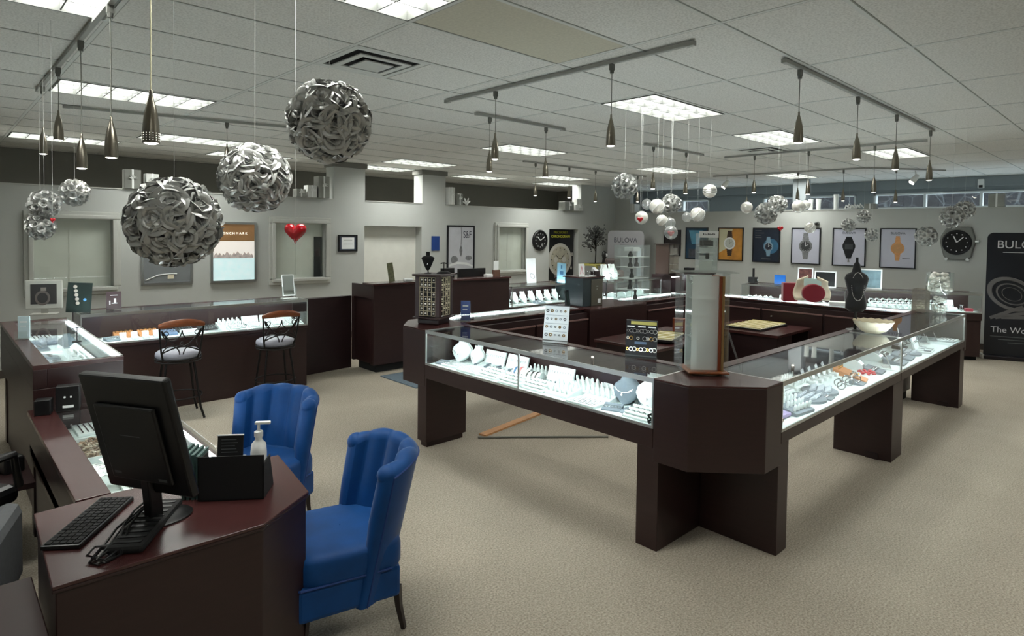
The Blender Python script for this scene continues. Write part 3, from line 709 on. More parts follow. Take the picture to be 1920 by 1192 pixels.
# office chair behind the low desk, grey padded arm in the foreground
t = thing('office_chair', 'black leather office chair behind the low desk showcase at far left', 'chair', (-4.42, 1.85, 0), -.9)
MB().prism([(-.24,-.24),(.24,-.24),(.26,.24),(-.26,.24)], .42, .52).build('seat', BLACK, t, bevel=.035)
def bk(u, v):
    a = -1+2*u; return (a*.24*(1-.15*v*v), -.24-.1*v+.05*a*a, .5+.5*v)
mb = MB()
for k in range(3): mb.M = Matrix.Translation((0, 0, 0)); mb.box(-.23+.01*k, .23-.01*k, -.30-.05*k, -.2-.05*k, .52+.15*k, .68+.15*k)
mb.M = None; mb.build('backrest', mat('black_leather', (34, 35, 38), .35), t, bevel=.045)
for sx in (-1, 1):
    MB().tube([(sx*.27,-.2,.5),(sx*.3,-.1,.7),(sx*.3,.16,.7),(sx*.29,.2,.52)], .02, 8).build('armrest', BLACK, t, True)
MB().cyl((0,0,.1), .03, .33).build('column', BLACK, t)
for k in range(5):
    a = 2*PI*k/5; MB().tube([(0,0,.13),(.27*math.cos(a),.27*math.sin(a),.075)], .022, 6, r1=.015).ball((.28*math.cos(a),.28*math.sin(a),.035), .035).build('leg', BLACK, t, True)
t = thing('armchair', 'grey armchair at the left edge tucked behind the foreground desk', 'chair', (-4.5, 1.02, 0), -.3)
GF = mat('gray_chair_fabric', (74, 76, 78), .85, noise=.1, nscale=50)
MB().box(-.24,.24,-.22,.22,.3,.44).build('seat', GF, t, bevel=.04); MB().box(-.24,.24,.2,.3,.35,.86).build('backrest', GF, t, bevel=.05)
for sx in (-1, 1): MB().box(sx*.28-.05,sx*.28+.05,-.22,.24,.3,.66).build('armrest', GF, t, bevel=.045)
for sx in (-1, 1):
    for sy in (-1, 1): MB().box(sx*.2-.02,sx*.2+.02,sy*.18-.02,sy*.18+.02,0,.31).build('leg', BLACK, t)
# ================================================================ FOREGROUND DESK ITEMS
t = thing('monitor', 'black computer monitor seen from behind on the foreground desk', 'monitor', (-3.80, .34, .76))
NX = Vector((.446,-.894,.029)).normalized(); NZ = Vector((-.865,-.44,-.24)); NZ = (NZ-NX*NZ.dot(NX)).normalized(); NY = NZ.cross(NX)
MM = Matrix.Identity(4)
for i in range(3): MM[i][0] = NX[i]; MM[i][1] = NY[i]; MM[i][2] = NZ[i]; MM[i][3] = (-3.875+3.80, .235-.34, 1.125-.76)[i]
def mon(name, m_, *bx, bev=0):
    b = MB(); b.M = MM
    for q in bx: b.box(*q)
    return b.build(name, m_, t, bevel=bev)
mon('screen_housing', BLACK, (-.215,.215,-.245,.228,-.035,0), bev=.01)
mon('rear_cover', BLACK, (-.15,.15,-.19,.12,0,.018), bev=.008)
mon('screen', mat('dark_screen', (20, 24, 28), .1), (-.195,.195,-.205,.21,-.0365,-.035))
for q in ((-.05,.05,.0,.003,.018,.0187), (-.13,-.095,-.165,-.155,.018,.0187), (.09,.13,-.175,-.165,.018,.0187)): mon('marking', mat('gray_mark', (80, 84, 86), .5), q)
MB().tube([(-.0,-.06,.012),(-.01,-.08,.1),(-.02,-.09,.2)], .035, 4).build('neck', BLACK, t, bevel=.006)
MB().lathe([(.12,0),(.12,.006),(.1,.014),(.001,.016)], 28, sx=1., sy=.8, c=(.02,-.04,0)).build('base', BLACK, t, True)
def slab(name, lab, cat, pts, z, h, m, tagit=True, group=None):
    c_ = sum((Vector(p) for p in pts), Vector((0,0)))/len(pts)
    o = MB().prism([(p[0]-c_.x, p[1]-c_.y) for p in pts], 0, h).build(name, m, None, bevel=min(.004, h*.3), loc=(c_.x, c_.y, z))
    return tag(o, lab, cat, group)
# keyboard-like black terminals under the monitor
t = thing('keyboard', 'black keyboard lying on the desk in front of the monitor, left of the cable', 'keyboard', (-3.98, .42, .76), .95)
MB().box(-.20,.2,-.065,.065,0,.016).build('body', BLACK, t, bevel=.004)
k = MB()
for i in range(15):
    for j in range(5): k.box(-.19+i*.0255, -.17+i*.0255, -.056+j*.023, -.037+j*.023, .016, .02)
k.build('keys', BLACKM, t)
t = thing('card_terminal', 'black ridged tray lying right of the cable on the desk', 'tray', (-3.83, .24, .76), .98)
MB().box(-.2,.19,-.06,.06,0,.03).build('body', BLACKM, t, bevel=.012)
k = MB()
for i in range(9): k.box(-.18+i*.04, -.165+i*.04, -.045, .045, .03, .033)
k.build('ridge', BLACK, t)
random.seed(3)
pts = []; cx_, cy_ = -3.93, .24
pp = [(-3.78,.36,.80),(-3.83,.32,.81),(-3.88,.28,.80),(-3.93,.24,.79),(-3.99,.15,.775),(-4.04,.08,.766),(-4.02,.05,.766),(-3.97,.07,.768),(-3.96,.12,.775),(-4.0,.13,.78),(-4.03,.09,.775),(-4.0,.06,.77),(-3.94,.1,.778),(-3.9,.2,.8),(-3.85,.27,.815),(-3.8,.33,.815),(-3.76,.37,.80)]
tag(MB().tube(pp, .0045, 6).tube([(p[0]+.018, p[1]-.012, p[2]+.006) for p in pp[:9]], .004, 6).tube([(p[0]-.012, p[1]+.02, p[2]+.004) for p in pp[8:]], .004, 6).build('cable', BLACK, None, True), 'coiled black cable looping over the edge of the keyboard', 'cable')
t = thing('desk_organizer', 'black desk organizer box on the desk, cards and a hand pump standing in it', 'organizer', (-3.49, .315, .76), -.62)
b = MB().box(-.13,.13,-.05,-.044,0,.185).box(-.13,-.124,-.05,.06,0,.17).box(.124,.13,-.05,.06,0,.15).box(-.13,.13,.054,.06,0,.14).box(-.13,.13,-.05,.06,0,.006).box(-.13,.13,0,.004,0,.13)
b.build('box', BLACKM, t)
MB().plate([(.06,0),(.115,0),(.06,.13)], 'x', -.13, .13).build('sloped_front', BLACKM, t)
o = MB().box(-.052,.052,0,.004,0,.13).build('sign_card', BLACKM, None, loc=(-3.50,.345,.875), rot=(-.12,0,-.62)); tag(o, 'black card with grey lines of writing in the organizer', 'card')
for i in range(5): MB().box(-.036,.03-.006*(i % 3),-.0008,0,.06+i*.013,.063+i*.013).build('printed_line', mat('gray_mark', (80,84,86)), o)
MB().box(-.053,.053,-.002,.006,.13,.134).build('card_edge', PAPER, o)
t = thing('pump_bottle', 'white lotion pump bottle in the organizer', 'bottle', (-3.405,.275,.80), -.6)
t.scale = (1.2,1.2,1.15)
MB().lathe([(.024,0),(.027,.008),(.027,.12),(.024,.15),(.012,.165),(.012,.178)], 20).build('bottle', WHITE, t, True)
MB().lathe([(.015,.176),(.015,.196),(.008,.198),(.005,.2),(.005,.222)], 16).box(-.012,.04,-.008,.008,.222,.232).build('pump', WHITE, t, bevel=.002)
for i in range(4):
    tag(MB().box(-.006,.006,-.06,.06,0,.2-.006*i).build('booklet', mat('green_gray_cover', (62, 88, 84), .5), None, bevel=.001, loc=(-3.63+.015*i,.455-.012*i,.76), rz=-.62),
        'green booklet standing between the monitor and the black organizer', 'booklet', 'green booklets standing on the desk')
tag(MB().box(-.05,.05,-.0,.004,0,.12).build('card_holder', ACRYLF, None, loc=(-3.46,.435,.765), rot=(-.3,0,-.6)), 'clear angled card holder between the booklets and the sign card', 'card holder')
# black cards at the end of the wing over the low desk
t = thing('business_card_box', 'black box with a white label at the near end of the low desk showcase', 'box', (-3.80,2.25,.761), -.25)
MB().box(-.06,.06,-.04,.04,0,.15).build('box', BLACK, t, bevel=.004)
MB().box(-.025,.03,-.042,-.04,.02,.035).build('label', PAPER, t); MB().box(-.02,-.01,-.042,-.04,.08,.09).box(.012,.022,-.042,-.04,.08,.09).build('mark', PAPER, t)
tag(MB().box(-.04,.04,-.04,.04,0,.09).build('box', BLACK, None, bevel=.004, loc=(-3.925,2.23,.761), rz=-.3), 'small plain black box left of the labelled one', 'box')
tag(MB().box(-.05,.05,-.07,.07,0,.09).build('desk_phone', BLACK, None, bevel=.01, loc=(-4.09,2.2,.47), rz=.3), 'dark desk phone on a shelf behind the low desk', 'phone')
tag(MB().box(-4.22,-4.0,1.9,2.38,.44,.47).build('shelf_board', WOODD), 'dark shelf board behind the low desk at far left', 'shelf')
# ================================================================ WHAT LIES IN THE CASES
CNT = {}
def put(kind, case, x, y, label, group, rz=0, z=.736, scale=None, rings=0):
    ox, oy, crz, L = case[:4]; p = W2(ox, oy, crz, x, y, z)
    first = kind not in CNT
    if first:
        CNT[kind] = KINDS[kind](label, p, crz+rz); r = CNT[kind]
        if group: r['group'] = group
        if scale: r.scale = (scale,)*3
    else:
        r = dup(CNT[kind], p, crz+rz, label, None, scale or 1.0)
        if group: r['group'] = group
        elif 'group' in r: del r['group']
    return r
def k_ring_tray(lb, p, rz):
    t = thing('ring_tray', lb, 'jewelry tray', p, rz)
    MB().plate([(-.075,0),(.075,0),(.075,.05),(-.075,.014)], 'x', -.11, .11).build('base', SUEDE, t, bevel=.003)
    for j in range(3):
        y = -.05+j*.045; z = .02+(y+.075)*.24
        MB().lathe([(.011,-.1),(.012,-.098),(.012,.098),(.011,.1)], 12).build('foam_roll', SUEDE, t, True, loc=(0,y,z+.002), rot=(0,PI/2,0))
    return t
def k_back_tray(lb, p, rz):
    t = thing('ring_tray', lb, 'jewelry tray', p, rz)
    MB().box(-.13,.13,-.09,.06,0,.018).build('base', SUEDE, t, bevel=.003)
    MB().plate([(.04,.018),(.06,.018),(.095,.13),(.08,.133)], 'x', -.12, .12).build('tilted_back', SUEDE, t, bevel=.003)
    for j in range(9):
        MB().torus((-.096+j*.024, 0, 0), .0085, .0022, 10, 5, 'x').build('ring', SILV, t, True, loc=(0,.062,.09))
    for j in range(2):
        for i in range(6): MB().box(-.006,.006,-.03,.03,0,.014).build('slot_bar', GRAYS if (i+j) % 3 == 0 else SUEDE, t, bevel=.003, loc=(-.1+i*.04, -.055+j*.062, .018))
    return t
def k_finger_tray(lb, p, rz, m=None, s=None):
    t = thing('finger_tray', lb, 'jewelry tray', p, rz); m = m or SUEDE
    MB().plate([(-.08,0),(.08,0),(.08,.06),(-.08,.02)], 'x', -.115, .115).build('base', s or m, t, bevel=.003)
    for j in range(3):
        for i in range(5):
            y = -.05+j*.05
            MB().lathe([(.011,0),(.0105,.025),(.007,.042),(.001,.046)], 8).build('ring_finger', m, t, True, loc=(-.092+i*.046, y, .024+(y+.08)*.25), rot=(.25,0,0))
    return t
def k_gray_fingers(lb, p, rz): return k_finger_tray(lb, p, rz, SUEDE, GRAYS)
def k_round_tray(lb, p, rz):
    t = thing('round_display', lb, 'jewelry tray', p, rz)
    MB().lathe([(.12,0),(.125,.004),(.125,.018),(.118,.022),(.001,.03)], 32).build('disc', GRAYS, t, True)
    for j in range(3):
        for i in range(5):
            x = -.07+i*.036; y = -.06+j*.05
            if x*x+y*y < .0115: MB().box(-.01,.01,-.022,.022,0,.016).build('ring_bar', mat('pale_gray_bar', (190,200,208), .6), t, bevel=.004, loc=(x,y,.024), rot=(-.45,0,.15))
    return t
def k_bust(lb, p, rz, m=None):
    t = thing('necklace_stand', lb, 'necklace display', p, rz); m = m or SUEDE
    def fn(u, v):
        a = -PI*.5+PI*u*1.0; w = [.03,.075,.1,.092,.045,.042][min(5,int(v*5))]
        k = v*5-int(v*5) if v < 1 else 0; w2 = [.03,.075,.1,.092,.045,.042][min(5,int(v*5)+1)]; w = w+(w2-w)*k
        return (w*math.sin(a), -.035*math.cos(a)-.02+v*.055, .01+v*.19)
    mb = MB(); mb.grid(fn, 17, 16); mb.grid(lambda u, v: (lambda q: (q[0], q[1]*.2+v*.045+.008, q[2]))(fn(1-u, v)), 17, 16)
    mb.build('neck_form', m, t, 60)
    MB().box(-.035,.035,-.0,.06,0,.012).build('foot', m, t, bevel=.003)
    c_ = MB(); c_.tube([(.072*math.sin(a)*1.0, -.028-.042*math.cos(a)*.6-.01, .12-.05*math.cos(a)+.02) for a in [(-1.1+2.2*k/14) for k in range(15)]], .0022, 5)
    c_.build('chain', SILV, t, True)
    MB().lathe([(.001,0),(.009,.01),(.001,.024)], 10).build('pendant', SILV, t, True, loc=(0,-.074,.065))
    return t
def k_gray_bust(lb, p, rz): return k_bust(lb, p, rz, GRAYS)
def k_card(lb, p, rz):
    t = thing('display_card', lb, 'display card', p, rz)
    MB().box(-.05,.05,-.003,.0,0,.09).build('card', PAPER, t, rot=(-.35,0,0)); MB().box(-.045,.045,0,.05,0,.004).build('foot', PAPER, t)
    MB().box(-.03,.03,-.0036,-.003,.03,.035).box(-.02,.02,-.0036,-.003,.05,.054).build('print', GRAYS, t, rot=(-.35,0,0))
    return t
def k_box(lb, p, rz):
    t = thing('ring_box', lb, 'jewelry box', p, rz)
    MB().box(-.03,.03,-.03,.03,0,.026).build('base', SUEDE, t, bevel=.004); MB().box(-.03,.03,-.006,.006,0,.056).build('lid', SUEDE, t, bevel=.004, loc=(0,.034,.02), rot=(-.35,0,0))
    MB().torus((0,0,.032), .009, .002, 12, 5, 'y').build('ring', SILV, t, True)
    return t
def k_ramp(lb, p, rz, cols=None):
    t = thing('bracelet_ramp', lb, 'bracelet display', p, rz)
    def half(xa, xb, r, m, nm):
        poly = [(r*math.cos(a)*1.15, r*math.sin(a)) for a in [PI*k/12 for k in range(13)]]
        MB().plate(poly, 'x', xa, xb).build(nm, m, t, bevel=.002)
    half(-.07, .07, .085, SUEDE, 'curved_pad')
    for i, m in enumerate(cols or (SILV, SILV, SILV)): half(-.055+i*.04, -.04+i*.04, .09, m, 'bracelet')
    return t
def k_striped(lb, p, rz): return k_ramp(lb, p, rz, (mat('blue_cord', (70,112,150), .6), mat('rose_cord', (206,120,118), .6), SUEDE))
def k_cushion(lb, p, rz):
    t = thing('watch_cushion', lb, 'watch display', p, rz)
    MB().torus((0,0,.034), .026, .010, 14, 8, 'y').build('cuff', SUEDE, t, True)
    MB().lathe([(.018,0),(.019,.004),(.014,.007)], 14).build('watch', SILV, t, True, loc=(0,-.012,.064), rot=(.5,0,0))
    MB().box(-.03,.03,-.014,.0,0,.002).build('foot', SUEDE, t)
    return t
def k_watch(lb, p, rz):
    t = thing('watch', lb, 'watch', p, rz)
    MB().torus((0,0,.031), .027, .004, 18, 6, 'x', sx=1).build('band', mat('steel_band', (150,152,155), .25, 1.), t, True)
    MB().lathe([(.018,0),(.019,.004),(.014,.007)], 16).build('dial', SILV, t, True, loc=(0,-.002,.058), rot=(.15,0,0))
    return t
def k_flat(lb, p, rz):
    t = thing('flat_tray', lb, 'jewelry tray', p, rz)
    MB().box(-.12,.12,-.08,.08,0,.018).build('tray', SUEDE, t, bevel=.003)
    for i in range(5): MB().box(-.1,.1,-.064+i*.028,-.056+i*.028,.018,.021).build('chain', SILV, t)
    return t
def k_gray_pad(lb, p, rz):
    t = thing('gray_pad', lb, 'jewelry pad', p, rz)
    MB().plate([(-.07,0),(.07,0),(.07,.045),(-.07,.012)], 'x', -.09, .09).build('pad', GRAYS, t, bevel=.003)
    for i in range(5): MB().torus((0,0,0), .02, .0022, 14, 5).build('bracelet', SILV, t, True, loc=(-.065+i*.032, 0, .031), rot=(.23,0,0))
    return t
def k_amber(lb, p, rz):
    t = thing('wood_tray', lb, 'jewelry tray', p, rz)
    MB().plate([(-.06,0),(.06,0),(.06,.06),(-.06,.02)], 'x', -.09, .09).build('tray', AMBER, t, bevel=.003)
    for i in range(4): MB().torus((0,0,0), .013, .003, 12, 5, 'y').build('ring', GOLD, t, True, loc=(-.06+i*.04, .02, .058))
    return t
def k_blue(lb, p, rz):
    t = thing('blue_tray', lb, 'jewelry tray', p, rz)
    MB().plate([(-.06,0),(.06,0),(.06,.05),(-.06,.02)], 'x', -.085, .085).build('tray', mat('slate_blue_suede', (88,108,134), .8), t, bevel=.003)
    for j in range(2):
        for i in range(4): MB().torus((0,0,0), .011, .0025, 12, 5, 'y').build('ring', SILV, t, True, loc=(-.055+i*.037, -.02+j*.05, .036+.012*j))
    return t
def k_black(lb, p, rz):
    t = thing('black_tray', lb, 'jewelry tray', p, rz)
    MB().plate([(-.06,0),(.06,0),(.06,.045),(-.06,.015)], 'x', -.085, .085).build('tray', BLACKV, t, bevel=.003)
    for j in range(3):
        for i in range(5): MB().torus((0,0,0), .010, .0028, 10, 5, 'y').build('ring', SILV, t, True, loc=(-.06+i*.03, -.036+j*.036, .028+.009*j))
    return t
KINDS = dict(ring_tray=k_ring_tray, back_tray=k_back_tray, finger=k_finger_tray, grayfinger=k_gray_fingers, round=k_round_tray, bust=k_bust, gbust=k_gray_bust, card=k_card, box=k_box,
             ramp=k_ramp, striped=k_striped, cushion=k_cushion, watch=k_watch, flat=k_flat, gpad=k_gray_pad, amber=k_amber, blue=k_blue, black=k_black)
RINGM = MB().torus((0,0,.007), .0095, .0021, 12, 5, 'y').mesh('ring', SILV, True)
def rings(case, x, y, rz0, label, n=5, z=.736):
    ox, oy, crz, L = case[:4]
    c_, s_ = math.cos(rz0), math.sin(rz0)
    for j in range(3):
        for i in range(n):
            lx = -.082+i*.164/(n-1); ly = -.05+j*.045; lz = .034+(ly+.075)*.24
            o = bpy.data.objects.new('ring', RINGM); COL.objects.link(o)
            o.location = W2(ox, oy, crz, x+lx*c_-ly*s_, y+lx*s_+ly*c_, z+lz-.006); o.rotation_euler = (0, 0, crz+rz0)
            tag(o, label, 'ring', 'silver rings standing in the slotted trays of the '+label.split(' of the ')[-1])
A = 'near left showcase'
g = None
put('bust', NL, .13, .30, 'white necklace form at the left end of the near left showcase', g, .3)
put('bust', NL, .30, .33, 'second white necklace form from the left in the near left showcase', g, .1, scale=.8)
put('gpad', NL, .09, .12, 'grey hoop pad at the very left end of the near left showcase', g, .2, scale=.6)
put('flat', NL, .26, .15, 'flat white chain tray at the front left corner of the near left showcase', g, .1)
put('flat', NL, .50, .12, 'second flat white chain tray along the glass of the near left showcase', g, 0)
put('back_tray', NL, .48, .32, 'white tray with a raised back, left of the striped bracelets', g, .05)
put('back_tray', NL, .74, .33, 'white tray with a raised back, right beside the striped bracelets', g, .0)
put('striped', NL, .93, .27, 'curved pad wearing blue and rose cord bracelets in the near left showcase', g, .5)
put('ramp', NL, 1.07, .26, 'white curved pad with silver bracelets beside the striped one', g, .4, scale=.9)
put('back_tray', NL, 1.27, .28, 'white ring tray with raised back in the middle of the near left showcase', g, .1)
for i, (x, y) in enumerate(((.74,.13),(1.0,.11),(1.24,.13))):
    put('ring_tray', NL, x, y, 'white slotted ring tray %s along the front glass, near left showcase' % ['left','centre','right'][i], g); rings(NL, x, y, 0, 'tiny silver ring in a slotted tray at the front of the near left showcase')
put('finger', NL, 1.50, .33, 'white stepped tray of ring fingers behind the middle of the near left showcase', g, .05)
put('finger', NL, 1.46, .15, 'white stepped tray of ring fingers at the front, middle of the near left showcase', g, -.05)
put('finger', NL, 1.72, .28, 'white stepped tray of ring fingers left of the grey necklace forms', g, .0)
for i, (x, y) in enumerate(((1.45,.44),(1.62,.44),(1.78,.43))):
    put('card', NL, x, y, ['small upright card at the back of the near left showcase, left of three','small upright card at the back of the near left showcase, middle of three','small upright card at the back of the near left showcase, nearest the grey forms'][i], g, z=.736, scale=.8)
put('flat', NL, 1.72, .10, 'flat white tray under the front glass left of the grey pads', g, .0)
put('gbust', NL, 1.90, .30, 'larger grey suede necklace form in the near left showcase', g, .2)
put('gbust', NL, 2.00, .36, 'grey suede necklace form half behind the white one', g, -.2, scale=.75)
put('gpad', NL, 1.92, .12, 'grey suede pad with silver hoops in front of the grey necklace form', g, .35, scale=.7)
put('bust', NL, 2.10, .30, 'large round white necklace form near the right end of the near left showcase', g, .15, scale=1.15)
put('ramp', NL, 2.21, .30, 'white curved bracelet pad at the right end of the near left showcase', g, .6, scale=.8)
put('ring_tray', NL, 2.16, .12, 'white slotted ring tray at the right end of the near left showcase', g); rings(NL, 2.16, .12, 0, 'tiny silver ring in the tray at the right end of the near left showcase')
t = thing('sculpture', 'small dark twisted ornament at the right corner of the near left showcase', 'ornament', W2(*NL[:3], 2.268, .03, .736), 0)
MB().tube([(0,.012*math.sin(k*.8)+.0,.008+k*.0045) for k in range(15)], .006, 6).build('twist', mat('dark_steel', (48,50,52), .25, .8), t, True); MB().torus((0,0,.03), .015, .004, 14, 6, 'x').build('loop', mat('dark_steel', (48,50,52), .25, .8), t, True)
put('gpad', NL, 2.04, .13, 'small grey pad with hoops between the large grey pad and the last ring tray', g, -.2, scale=.6)

put('finger', NL, .98, .40, 'white stepped finger tray behind the striped bracelet pad', g, 0, scale=.9)
put('gbust', NL, 1.80, .40, 'small grey necklace form at the back, left of the larger grey one', g, .1, scale=.7)
# near right, first case
tag(MB().prism([(-.10,-.09),(.08,-.10),(.12,.06),(-.05,.1)], 0, .03).build('cushion', PURP, None, bevel=.012, loc=W2(*NR1[:3], .26, .18, .736)), 'lavender velvet cushion at the near end of the right showcase', 'cushion')
t = thing('flower_brooch', 'gold and pink flower ornament on the glass side of the lavender cushion', 'ornament', W2(*NR1[:3], .14, .08, .736))
for k in range(7):
    a = 2*PI*k/7; MB().ball((.02*math.cos(a), .02*math.sin(a), .02), .012, 8, 6).build('petal', [GOLD, SILV, mat('pink_enamel', (214,170,170), .3)][k % 3], t, True)
MB().cyl((0,0,0), .012, .02, 10).build('stem', GOLD, t)
put('bust', NR1, .12, .30, 'white necklace form at the near end of the right showcase, behind the brooch', g, .4, scale=.9)
put('flat', NR1, .36, .33, 'flat white tray behind the lavender cushion', g, .1)
put('bust', NR1, .27, .38, 'white necklace form leaning behind the lavender cushion', g, -.3, scale=.7)
put('grayfinger', NR1, .47, .12, 'grey stepped tray of ring fingers nearest the front glass, right showcase', g, -.1)
put('grayfinger', NR1, .62, .30, 'second grey stepped tray of ring fingers, behind the nearest one', g, -.1, scale=.9)
put('round', NR1, .84, .18, 'round grey display disc, nearer of the two in the right showcase', g, .1)
put('round', NR1, 1.12, .20, 'round grey display disc, farther of the two in the right showcase', g, .3)
put('flat', NR1, .62, .42, 'flat white tray at the back of the right showcase near the acrylic tower', g, 0, scale=.9)
put('flat', NR1, .88, .41, 'flat white tray at the back of the right showcase behind the nearer round disc', g, 0)
put('finger', NR1, 1.13, .40, 'white stepped finger tray behind the farther round disc', g, 0)
for i in range(6):
    put('watch', NR1, 1.32+.085*i, .12+.05*(i % 2), 'steel watch standing in the right showcase between the round discs and the coral beads', 'steel watches in the nearer right showcase', .4)
for i in range(5):
    put('box', NR1, 1.34+.11*i, .33, 'open white ring box in the back row of the nearer right showcase', 'open white ring boxes in the nearer right showcase', .1)
t = thing('bead_necklace', 'coral red bead necklace coiled at the far end of the nearer right showcase', 'necklace', W2(*NR1[:3], 2.05, .17, .736))
random.seed(11)
b = MB()
for k in range(46):
    a = k*.42; r = .03+.012*math.sin(k*1.7)+k*.0006; b.ball((r*math.cos(a), r*math.sin(a), .008+.01*(k % 3)), .0085, 7, 5)
b.build('beads', CORAL, t, True)
put('amber', NR1, 1.9, .3, 'amber coloured tray behind the coral beads', g, .1)
put('gpad', NR1, 2.2, .15, 'grey pad with silver hoops at the far end of the nearer right showcase', g, .1)
put('ramp', NR1, 2.22, .34, 'white bracelet pad in the back corner of the nearer right showcase', g, .2)
put('gpad', NR1, 1.62, .10, 'grey pad with silver hoops under the front glass, before the watches', g, .1, scale=.7)
put('grayfinger', NR1, .36, .30, 'grey stepped finger tray behind the white form at the near end of the right showcase', g, .1, scale=.8)
put('gpad', NR1, .98, .10, 'grey pad with hoops at the front between the two round discs', g, .1, scale=.6)

put('amber', NR1, 1.74, .12, 'amber coloured tray by the front glass beside the coral beads', g, .2, scale=.8)

for i in range(4): put('card', NR1, 1.42+.14*i, .42, 'white leaning card at the back of the nearer right showcase', 'white leaning cards in the nearer right showcase', .2)
# near right, second case
put('card', NR2, .12, .12, 'white leaning card at the near end of the farther right showcase', g, .4, scale=1.2)
put('gpad', NR2, .36, .14, 'grey pad with hoops by the front glass of the farther right showcase', g, .1, scale=1.2)
put('gpad', NR2, .66, .16, 'second grey pad with hoops in the farther right showcase', g, .1, scale=1.2)
put('round', NR2, .95, .2, 'round grey display disc in the farther right showcase', g, .1)
put('ramp', NR2, .36, .34, 'white bracelet pad at the back of the farther right showcase, near end', g, .1)
put('black', NR2, .7, .36, 'black ring tray at the back of the farther right showcase', g, .1)
put('black', NR2, 1.25, .34, 'black ring tray in the middle of the farther right showcase', g, .1)
put('back_tray', NR2, 1.25, .14, 'white tray with raised back in the middle of the farther right showcase', g, .1)
for i in range(5):
    put('card', NR2, 1.5+.15*i, .2+.06*(i % 2), 'white angled stand in the row at the far end of the farther right showcase', 'white angled stands in the farther right showcase', .3)
for i in range(5):
    put('watch', NR2, 1.48+.14*i, .36, 'steel watch behind the white angled stands of the farther right showcase', 'steel watches in the farther right showcase', .2)
put('flat', NR2, 2.2, .12, 'flat white tray at the far end of the farther right showcase', g, 0)
# left wall case
LW = (-3.37, 4.72, 0, 2.27); zz = .741
put('flat', LW, .14, .28, 'white tray at the left end of the wall showcase, back row', g, 0, z=zz, scale=.8)
put('gpad', LW, .30, .18, 'grey pad in the wall showcase beside the two amber trays', g, .2, z=zz, scale=.8)
put('amber', LW, .42, .32, 'amber tray in the wall showcase, left of the pair', g, 0, z=zz)
put('amber', LW, .64, .32, 'amber tray in the wall showcase, right of the pair', g, 0, z=zz)
for i in range(4): put('box', LW, .38+.1*i, .12, 'open white ring box in the front row of the wall showcase', 'open white ring boxes in the wall showcase', 0, z=zz)
put('blue', LW, .80, .2, 'slate blue ring tray in the wall showcase behind the left bar stool', g, 0, z=zz)
put('ring_tray', LW, 1.0, .14, 'white ring tray in the wall showcase, seen through the left stool back', g, 0, z=zz, scale=.8)
put('black', LW, 1.0, .34, 'black ring tray in the wall showcase, seen through the left stool back', g, 0, z=zz)
put('black', LW, 1.22, .28, 'black ring tray just right of the left bar stool', g, 0, z=zz, scale=1.1)
put('flat', LW, 1.24, .1, 'flat white tray just right of the left bar stool', g, 0, z=zz, scale=.8)
put('finger', LW, 1.46, .3, 'white stepped finger tray in the middle of the wall showcase', g, 0, z=zz, scale=1.1)
for i, x in enumerate((1.48, 1.72, 1.96, 2.15)):
    put('ring_tray', LW, x, .12, ['white ring tray centre front of the wall showcase','white ring tray left of the right bar stool back','white ring tray seen through the right bar stool back','white ring tray at the right end of the wall showcase'][i], g, 0, z=zz, scale=.85)
    rings(LW, x, .12, 0, 'tiny silver ring in a slotted tray of the left wall showcase', z=zz)
for i, x in enumerate((1.72, 1.93, 2.13)):
    put('back_tray', LW, x, .32, ['white raised tray at the back of the wall showcase, left of three','white raised tray at the back of the wall showcase, middle of three','white raised tray at the back of the wall showcase, right of three'][i], g, 0, z=zz, scale=.8)
# wing: rows of bracelets
WG = (-3.48, 2.4, PI/2, 2.2); z2 = .887
for i in range(4):
    for j in range(2):
        put('gpad' if j else 'ring_tray', WG, .2+.26*i, .12+.16*j, ['white ring tray','grey hoop pad'][j]+' under the glass of the left wing, '+['nearest the end','second from the near end','third from the near end','fourth from the near end'][i], g, 0, z=z2, scale=.85)
for i in range(4):
    t = thing('bracelet_strip', 'row of linked bracelets along the wood edge of the left wing, %s from near end' % ORD[i], 'bracelet display', W2(*WG[:3], .17+.27*i, .345, z2), WG[2])
    MB().box(-.12,.12,-.02,.02,0,.012).build('strip', SUEDE, t, bevel=.002)
    for k in range(8): MB().torus((0,0,0), .014, .003, 10, 5).build('link', SILV, t, True, loc=(-.1+k*.028, 0, .015))
put('gbust', WG, 1.42, .12, 'dark bracelet form lying in the far part of the left wing', g, PI/2, z=z2, scale=.6)
put('gpad', WG, 1.45, .3, 'grey hoop pad in the far part of the left wing', g, 0, z=z2)
put('round', WG, 1.75, .2, 'round grey display disc at the far end of the left wing', g, 0, z=z2)
put('flat', WG, 2.03, .22, 'flat white tray at the far end of the left wing', g, 0, z=z2)
t = thing('pendant_stand', 'thin dark T shaped stand on the glass of the left wing', 'jewelry stand', (-3.62, 3.18, 1.027))
MB().cyl((0,0,0), .03, .006, 16).build('base', BLACKM, t); MB().cyl((0,0,.006), .004, .1, 8).build('post', BLACKM, t); MB().tube([(-.03,0,.105),(.03,0,.105)], .004).build('bar', BLACKM, t)
